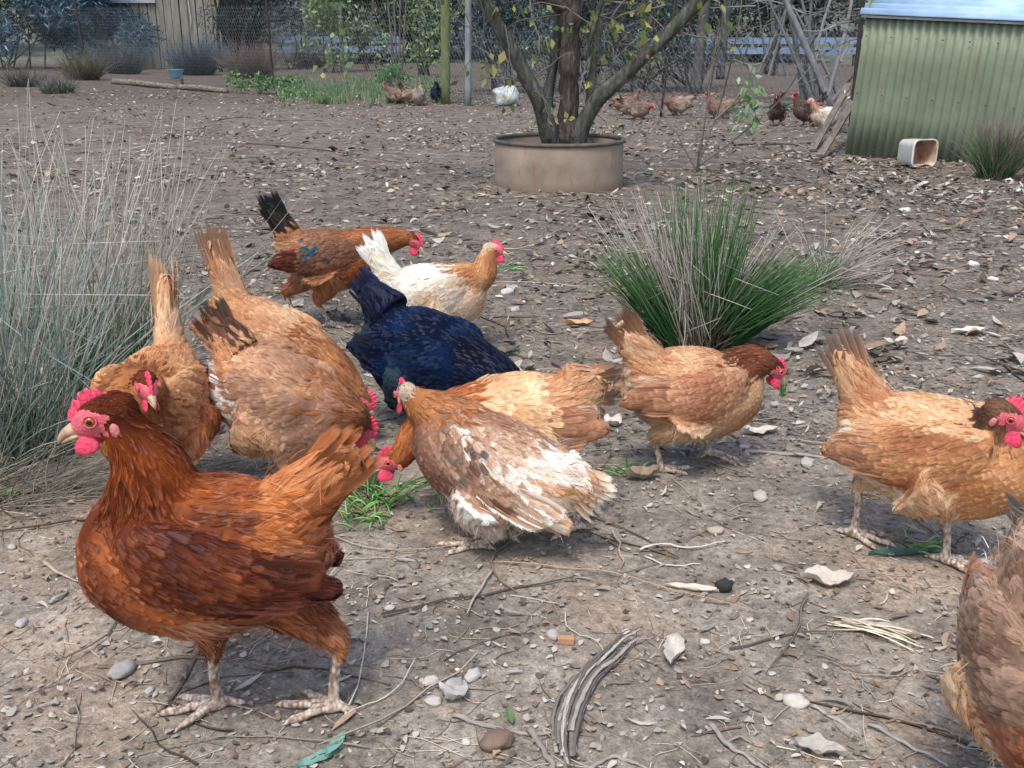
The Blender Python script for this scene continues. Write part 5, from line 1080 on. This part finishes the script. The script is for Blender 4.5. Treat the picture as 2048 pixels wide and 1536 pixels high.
P3_ = np.array(P3_); P3_ = P3_ - FB; stem_batch(mb, P3_, np.full((len(P3_), 2), .0013), np.full((len(P3_), 3), .3)); tag(mb.build("wire_mesh", M_WIRE, root), kind="stuff")
# slab wall of the hut behind the fence
M_SLAB = simple_mat("grey_timber_batten", lin(112, 110, 100), lin(150, 145, 132), .9, 5, .5, .1, .01, (4, 4, .4)); M_SLABDK = simple_mat("dark_gap_boards", lin(60, 66, 68), lin(78, 82, 80), .9, 5, .3)
hb = ray_at(362, 130, 26.5); hb.z = float(gz(hb.x, hb.y)); root = thing("timber_hut", "hut wall of upright grey boards behind the fence at the left", "hut", hb, R(4))
hw_ = 155 / 77 / 2 + .05
V, F = box((-hw_, .05, -.1), (hw_, 2.2, 2.4)); MB().add(V, F).build("wall_core", M_SLABDK, root, smooth=False)
nb_ = 11
for k in range(nb_):
    w_ = 2 * hw_ / nb_; x0 = -hw_ + k * w_; V, F = box((x0 + .012, -.01 - .012 * (k % 2), -.05), (x0 + w_ - .012, .047, 2.38)); V[:, 0] += rng.normal(0, .004); MB().add(V, F).build("board", M_SLAB, root, smooth=False)
V, F = box((-2.4, -.10, 1.50), (-.45, -.03, 1.64)); MB().add(V, F).build("rail_beam", simple_mat("pale_beam", lin(150, 158, 160), lin(176, 182, 182), .8, 6, .3), root, smooth=False)
V, F, _ = tube(np.array([(.35, -.06, 2.3), (.33, -.06, 1.6), (.36, -.06, 1.1), (.30, -.08, .85)]), .012, None, 6); MB().add(V, F, Col=lin(196, 188, 170)).build("hanging_rope", M_LITTER, root)
# log with a broken middle
M_LOG = simple_mat("weathered_log", lin(84, 76, 68), lin(158, 146, 132), .9, 12, .9, .1, .02, (.25, 3, 3))
def log(pa, pb, r0, r1, label):
    A, Bq = np.array(on_ground(*pa)), np.array(on_ground(*pb)); A[2] += r0 * .8; Bq[2] += r1 * .8; V, F, _ = limb([A, A * .6 + Bq * .4 + np.array([0, 0, .015]), Bq], [r0, (r0 + r1) / 2, r1], m=8, n=14, wob=.1, lump=.2); o = mesh_obj("log", V - A, F, M_LOG); o.location = A; return tag(o, label, "log")
log((228, 176), (352, 184), .052, .042, "long weathered log in front of the blue-grey tussock, left piece"); log((360, 184), (455, 190), .046, .038, "short weathered log with a broken dark end, right piece")
p = on_ground(350, 176); root = thing("bowl", "small pale blue plastic bowl standing behind the logs", "bowl", p + Vector((0, .12, 0)))
V, F = loft([np.array([(r * math.cos(t), r * math.sin(t), z) for t in np.linspace(0, 6.283, 28, endpoint=False)]) for r, z in ((.05, .0), (.07, .01), (.10, .05), (.135, .14), (.15, .15), (.135, .145), (.095, .06), (.05, .03), (.002, .03))]); mesh_obj("basin", V + np.array([0, 0, .10]), [F], simple_mat("blue_plastic", lin(120, 160, 190), lin(140, 176, 204), .4, 6, .05), root)
V, F = box((-.10, -.08, 0), (.10, .08, .10)); MB().add(V, F).build("stand_block", M_WOOD, root, smooth=False)
# pale wrapped boulder
V, F = ellipsoid((0, 0, 0), (1, 1, 1), 30, 20); d = []
for q in V:
    v_ = Vector(q); d.append(1 + .28 * noise.noise(v_ * 1.4 + Vector((3, 1, 0))) - .12 * abs(noise.noise(v_ * 3.1)) + .06 * noise.noise(v_ * 6))
V = np.sign(V) * np.abs(V) ** .75 * np.array(d)[:, None] * np.array([.165, .14, .125]); o = mesh_obj("boulder", V, [F], simple_mat("pale_rock", lin(150, 158, 156), lin(214, 216, 208), .85, 7, .6, .2, .02)); o.location = on_ground(1013, 212) + Vector((0, 0, .10)); tag(o, "pale whitish boulder left of the tree in front of the fence", "boulder")
# blue-grey rails far behind
M_RAIL = simple_mat("blue_grey_rail", lin(96, 120, 150), lin(130, 150, 172), .6, 2, .1); M_RAILW = simple_mat("rail_post_wood", lin(70, 72, 74), lin(96, 98, 98), .9, 5, .3)
def rails(pa, pb, Y, label):
    A, Bq = ray_at(pa, 100, Y), ray_at(pb, 100, Y); L_ = (Bq - A).length; z0 = float(gz(A.x, A.y)); root = thing("rail_fence", label, "fence", (A.x, A.y, z0), 0, "rail fences beyond the yard")
    for z_ in (.32, .56): MB().add(*box((0, -.03, z_), (L_, .02, z_ + .16))).build("rail", M_RAIL, root, smooth=False)
    for k in range(int(L_ / 1.4) + 1): MB().add(*box((k * 1.4, .021, -.1), (k * 1.4 + .10, .12, .85))).build("post", M_RAILW, root, smooth=False)
rails(560, 800, 27.5, "blue-grey rail fence far behind, left of the mossy post"); rails(1380, 1760, 27.5, "blue-grey rail fence far behind, left of the green shed")

# ------------------------------------------------------------------ shrubs and trees behind the fence
M_SHADE = attr_mat("dark_foliage", .8, .15, .25, 20, 0, .2)
def shrub(name, label, px, Y, w, h, n, cols, size=.10, asp=.16, stems=9, scol=[(70, 66, 62), (92, 88, 82)], cat="shrub", srad=.02, clumps=26, up=.0, group="shrubs behind the fence", z0=.15, dep=.6, twigs=0):
    b = ray_at(px, 120, Y); b.z = float(gz(b.x, b.y)); root = thing(name, label, cat, b, 0, group); TW_, cen = [], []
    for k in range(clumps):
        c = np.array([rng.uniform(-.5, .5) * w, rng.uniform(-.5, .5) * w * dep, (z0 + (1 - z0) * rng.random() ** .8) * h]); c[0] *= 1 - .35 * (c[2] / h) ** 2; cen.append(c)
    for k in range(stems):
        c = cen[k % clumps]; s0 = np.array([rng.normal(0, w * .10), rng.normal(0, .1), -.05]); TW_.append(catmull(np.array([s0, s0 * .5 + c * .5 + rng.normal(0, .08, 3), c]), 4))
    for k in range(twigs):
        c = cen[rng.integers(clumps)] + rng.normal(0, .15, 3); e = c + rng.normal(0, .35, 3) * np.array([1, .5, .8]); TW_.append(catmull(np.array([c, (c + e) / 2 + rng.normal(0, .06, 3), e]), 4))
    mb = MB(); TW_ = np.array(TW_); rr = np.concatenate([np.full(stems, srad), np.full(twigs, srad * .32)])[:, None] * np.linspace(1, .35, TW_.shape[1])[None]; stem_batch(mb, TW_, rr, pick(scol, len(TW_)), 6); tag(mb.build("branches", M_TWIG, root), kind="stuff")
    mb = MB(); m_ = n // clumps
    if m_ > 0:
        for c in cen: leaf_cloud(mb, blob_points(m_, c, np.array([.34, .30, .26]) * (w * h) ** .25 * .9, .15), size, pick(cols, m_, .3) * rng.uniform(.75, 1.25), asp, -up)
        tag(mb.build("foliage", M_SHADE, root), kind="stuff")
    return root
BLU = [(66, 88, 102), (88, 112, 126), (52, 70, 82), (108, 130, 140)]; DGR = [(48, 62, 54), (66, 80, 68), (36, 48, 44), (86, 96, 80)]; YGR = [(112, 136, 82), (134, 154, 100), (92, 116, 74), (152, 164, 114)]; GRY = [(120, 126, 124), (98, 106, 106), (146, 150, 146), (84, 94, 98)]
shrub("dark_shrub", "dark blue-green feathery shrub at the far left behind the wire", 40, 25, 3.0, 2.7, 17000, BLU, .19, .15, group="shrubs behind the fence")
shrub("dark_shrub", "dark blue-green feathery shrub left of the board hut", 190, 26, 2.6, 2.7, 15000, BLU, .19, .15)
shrub("dark_shrub", "dark shrub mass filling the gap left beside the hut", 270, 28.5, 2.2, 2.8, 9000, BLU, .19, .15)
shrub("dark_shrub", "dark branching shrub right of the board hut", 478, 24, 1.7, 2.3, 3600, DGR, .13, .14, 16, [(34, 32, 32), (50, 46, 44)], srad=.045, twigs=60)
shrub("grey_shrub", "pale grey wispy shrub left of the leafy sapling", 600, 25, 1.6, 1.5, 2400, GRY, .13, .10, 10, twigs=40)
shrub("green_sapling", "light green leafy sapling before the far rails", 665, 23, 1.0, 1.55, 1000, YGR, .12, .4, 5, srad=.016, cat="tree", clumps=14)
shrub("green_sapling", "light green bush in front of the rails left of the thin stems", 745, 24, 1.2, 1.2, 900, YGR + GRY, .12, .4, 6, srad=.014, cat="shrub", clumps=14)
shrub("green_sapling", "leafy young tree left of the mossy post", 850, 21, .9, 1.7, 900, YGR, .11, .4, 5, srad=.016, cat="tree", clumps=14)
shrub("tangled_shrub", "tangled grey bare shrub directly behind the fruit tree, left half", 1010, 15.5, 1.3, 2.0, 7000, BLU + DGR, .09, .14, 14, [(130, 132, 130), (96, 98, 98), (70, 70, 70)], srad=.018, z0=.02, clumps=40, twigs=90)
shrub("tangled_shrub", "tangled grey bare shrub directly behind the fruit tree, right half", 1150, 16, 1.5, 2.1, 8000, BLU + DGR, .09, .14, 14, [(130, 132, 130), (96, 98, 98), (70, 70, 70)], srad=.018, z0=.02, clumps=40, twigs=100)
shrub("tangled_shrub", "dark tangled shrub between the fruit tree and the dark thin post", 1290, 16.5, 1.5, 2.1, 7000, DGR + BLU, .09, .14, 14, [(120, 120, 118), (80, 80, 80)], srad=.022, z0=.02, clumps=40, twigs=90)
shrub("tangled_shrub", "brown-grey tangled shrub right of the dark thin post", 1390, 17.5, 1.3, 1.9, 1500, DGR + [(96, 84, 70)], .09, .16, 10, [(86, 80, 74), (110, 104, 96)], srad=.03, twigs=80)
shrub("bare_tree", "bare grey tree leaning beside the green shed", 1640, 14, 1.6, 2.6, 500, [(110, 118, 90), (90, 100, 84)], .08, .3, 12, [(104, 104, 104), (140, 140, 138)], cat="tree", srad=.035, clumps=18, twigs=110)
shrub("bare_tree", "sparse grey tree behind the far rails right of centre", 1540, 22, 2.2, 2.8, 900, GRY + [(130, 136, 100)], .11, .2, 12, [(104, 104, 104), (130, 130, 126)], cat="tree", srad=.03, clumps=20, twigs=90)
for k, (px, Y, w, h, cols, lab) in enumerate(((-120, 34, 6, 3.5, DGR, "broad dark bush mass at the far left"), (330, 36, 6, 3.2, BLU, "broad bluish bush far behind the hut"), (620, 38, 4, 2.6, GRY, "broad pale grey bush beyond the rails"), (900, 33, 4.5, 3.4, GRY + DGR, "broad grey-green bush beyond the mossy post"), (1130, 34, 5, 3.2, BLU + GRY, "broad bluish bush behind the fruit tree"), (1340, 35, 4, 3.0, DGR + GRY, "broad grey-green bush far behind the dark thin post"), (1700, 40, 5, 2.8, GRY + [(150, 144, 110)], "broad pale bush far behind the shed"), (480, 32, 4, 3.0, DGR + GRY, "broad grey-green bush right behind the hut"), (760, 31, 4, 2.8, DGR + YGR, "broad green bush beyond the rails left of the mossy post"), (1500, 32, 4.5, 2.6, GRY + DGR, "broad grey bush beyond the right-hand rails"), (2150, 36, 5, 3.0, DGR, "broad dark bush hidden behind the shed roof"))):
    shrub("far_bush", lab, px, Y, w, h, 6500, cols, .28, .24, 10, srad=.05, clumps=44, group="bushes far behind the fence")
# thin stems and trunks
def trunk(name, label, px, py, Y, h, r, col, lean=(0, 0), k=1, spread_=.1, cat="tree"):
    b = ray_at(px, py, Y); b.z = float(gz(b.x, b.y)); root = thing(name, label, cat, b, 0, "bare trunks behind the fence")
    for q in range(k):
        x0 = (q - (k - 1) / 2) * spread_; P = [np.array([x0 * .4, 0, -.05]), np.array([x0 + lean[0] * .4, lean[1] * .4, h * .4]), np.array([x0 * 1.6 + lean[0] * .75, lean[1] * .75, h * .75]), np.array([x0 * 2.2 + lean[0], lean[1], h])]
        V, F, _ = limb(P, [r, r * .9, r * .75, r * .5], m=6, n=10); mesh_obj("trunk", V, F, simple_mat("trunk_bark", lin(*col), lin(*[min(255, c + 40) for c in col]), .9, 14, .7, .1, .01, (1, 1, .3)), root)
    return root
trunk("thin_tree", "cluster of thin dark stems left of the mossy post", 795, 120, 20, 2.4, .022, (70, 64, 60), (.05, 0), 4, .09)
trunk("thin_tree", "ivy-dark trunk just left of the mossy post", 848, 120, 22, 2.4, .09, (46, 46, 46), (-.05, 0))
trunk("thin_tree", "bare grey pole trunk at the left of the light green sapling", 613, 110, 26, 2.4, .05, (110, 112, 106))
trunk("thin_tree", "slim grey trunk rising from the light green sapling", 684, 110, 24, 2.4, .05, (96, 98, 90))
trunk("thin_tree", "dark trunk right of the fruit tree behind the wire", 1392, 150, 16, 2.4, .09, (66, 64, 62), (.15, 0))
trunk("thin_tree", "dark slim trunk further right behind the wire", 1440, 150, 20, 2.4, .08, (60, 62, 66), (.1, 0))
trunk("thin_tree", "grey leaning trunk at the left of the green shed", 1672, 190, 13, 2.4, .042, (96, 98, 98), (-1.3, .3))
# sapling in front of the far hens
sp0 = on_ground(1392, 340); root = thing("bare_sapling", "thin bare sapling with pale leaves between the rush clump and the far hens", "sapling", sp0); S0 = np.array(sp0); mb = MB(); mb2 = MB()
for pts in ([(1392, 340), (1440, 210), (1475, 60), (1490, -60)], [(1396, 340), (1410, 240), (1422, 150), (1440, 40)], [(1394, 342), (1370, 300), (1352, 262)], [(1394, 340), (1400, 290), (1408, 250)], [(1430, 240), (1480, 190), (1512, 120)], [(1400, 330), (1490, 262), (1560, 200), (1600, 140)], [(1330, 235), (1300, 180), (1280, 160), (1278, 120)]):
    P = catmull(np.array([ray_at(a, b, sp0.y + .1 * math.sin(a)) for a, b in pts], float), 5) - S0; stem_batch(mb, P[None], np.linspace(.007, .002, len(P))[None], pick([(112, 104, 96)], 1), 6)
for (a, b) in ((1490, 175), (1500, 200), (1488, 215), (1505, 165), (1510, 235), (1495, 232)): leaf_cloud(mb2, np.array(ray_at(a, b, sp0.y - .05))[None] + rng.normal(0, .035, (9, 3)) - S0, .07, pick([(150, 176, 130), (176, 196, 150), (120, 150, 100)], 9), .5, 1.2)
mb.build("stems", M_TWIG, root); tag(mb2.build("leaves", M_GREEN, root), kind="stuff")
# spiky rosette plant
p = on_ground(1565, 225); root = thing("agave_plant", "spiky grey-green rosette plant behind the far hens", "plant", p)
for k in range(22):
    a = k * 2.399; el = R(20 + 55 * (k / 22)); L_ = .30 - .006 * k; d = np.array([math.cos(a) * math.cos(el), math.sin(a) * math.cos(el), math.sin(el)]); s_ = np.array([-math.sin(a), math.cos(a), 0]); n_v = np.cross(d, s_)
    V = []; 
    for t, w in ((0, .016), (.35, .024), (.7, .015), (1, .001)):
        c = d * L_ * t + np.array([0, 0, -.10 * t * t * L_ / .3]); V += [c - s_ * w + np.array([0, 0, w * .5]), c - np.array([0, 0, w * .25]), c + s_ * w + np.array([0, 0, w * .5])]
    F = np.array([(3 * q + r, 3 * q + r + 1, 3 * q + r + 4, 3 * q + r + 3) for q in range(3) for r in range(2)]); MB().add(V, F, Col=lin(*[(120, 136, 110), (96, 116, 92), (150, 160, 130)][k % 3])).build("leaf", M_GREEN, root)
# fallen hollow bark by the shed, debris mound
single_leaf(1345, 128, 60, 30, 70, "brown crumpled bark piece at the foot of the dark trunk", (140, 104, 84), "bark_piece", "bark", .3, .8)
single_leaf(2040, 384, 30, 16, 10, "pale torn scrap at the right edge in the litter", (206, 212, 210), "paper_scrap", "scrap", .3, .8)

# ------------------------------------------------------------------ hens far back
FARG = "hens resting by the back fence"
def far_hen(px, py, yaw, label, pal, s=.95, up=True, cz=.13, seed=1, tail=40, tl=.10, hyaw=0):
    o = on_ground(px, py); head = (.15, 0, cz + .13) if up else (.17, 0, cz + .02); nk = [(.13, 0, cz + .10), (.11, 0, cz + .06)] if up else [(.15, 0, cz + .02), (.12, 0, cz + .02)]
    lg = [((-.02, .035, .05), (.0, .035, 0), 0, 0), ((.0, -.035, .05), (.02, -.035, 0), 0, 0)]
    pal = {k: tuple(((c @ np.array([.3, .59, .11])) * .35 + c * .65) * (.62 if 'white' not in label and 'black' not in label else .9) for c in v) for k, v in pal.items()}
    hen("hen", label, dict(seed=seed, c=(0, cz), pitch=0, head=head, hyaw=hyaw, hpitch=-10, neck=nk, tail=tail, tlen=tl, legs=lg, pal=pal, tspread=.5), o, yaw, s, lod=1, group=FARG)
DKB = {**RED, **pal3(dict(side=[(70, 56, 48), (100, 80, 66)], wing=[(66, 54, 46), (96, 78, 64)], back=[(80, 64, 54), (110, 88, 72)], breast=[(84, 64, 52), (110, 86, 68)], belly=[(60, 50, 44), (80, 66, 56)], hackle=[(96, 64, 44), (130, 90, 60)], tail=[(60, 50, 44), (80, 66, 56)]))}
PALE = {**BUFF, **pal3(dict(hackle=[(214, 186, 150), (236, 218, 190)], breast=[(196, 160, 124), (226, 200, 172)], head=[(150, 80, 60), (170, 100, 80)]))}
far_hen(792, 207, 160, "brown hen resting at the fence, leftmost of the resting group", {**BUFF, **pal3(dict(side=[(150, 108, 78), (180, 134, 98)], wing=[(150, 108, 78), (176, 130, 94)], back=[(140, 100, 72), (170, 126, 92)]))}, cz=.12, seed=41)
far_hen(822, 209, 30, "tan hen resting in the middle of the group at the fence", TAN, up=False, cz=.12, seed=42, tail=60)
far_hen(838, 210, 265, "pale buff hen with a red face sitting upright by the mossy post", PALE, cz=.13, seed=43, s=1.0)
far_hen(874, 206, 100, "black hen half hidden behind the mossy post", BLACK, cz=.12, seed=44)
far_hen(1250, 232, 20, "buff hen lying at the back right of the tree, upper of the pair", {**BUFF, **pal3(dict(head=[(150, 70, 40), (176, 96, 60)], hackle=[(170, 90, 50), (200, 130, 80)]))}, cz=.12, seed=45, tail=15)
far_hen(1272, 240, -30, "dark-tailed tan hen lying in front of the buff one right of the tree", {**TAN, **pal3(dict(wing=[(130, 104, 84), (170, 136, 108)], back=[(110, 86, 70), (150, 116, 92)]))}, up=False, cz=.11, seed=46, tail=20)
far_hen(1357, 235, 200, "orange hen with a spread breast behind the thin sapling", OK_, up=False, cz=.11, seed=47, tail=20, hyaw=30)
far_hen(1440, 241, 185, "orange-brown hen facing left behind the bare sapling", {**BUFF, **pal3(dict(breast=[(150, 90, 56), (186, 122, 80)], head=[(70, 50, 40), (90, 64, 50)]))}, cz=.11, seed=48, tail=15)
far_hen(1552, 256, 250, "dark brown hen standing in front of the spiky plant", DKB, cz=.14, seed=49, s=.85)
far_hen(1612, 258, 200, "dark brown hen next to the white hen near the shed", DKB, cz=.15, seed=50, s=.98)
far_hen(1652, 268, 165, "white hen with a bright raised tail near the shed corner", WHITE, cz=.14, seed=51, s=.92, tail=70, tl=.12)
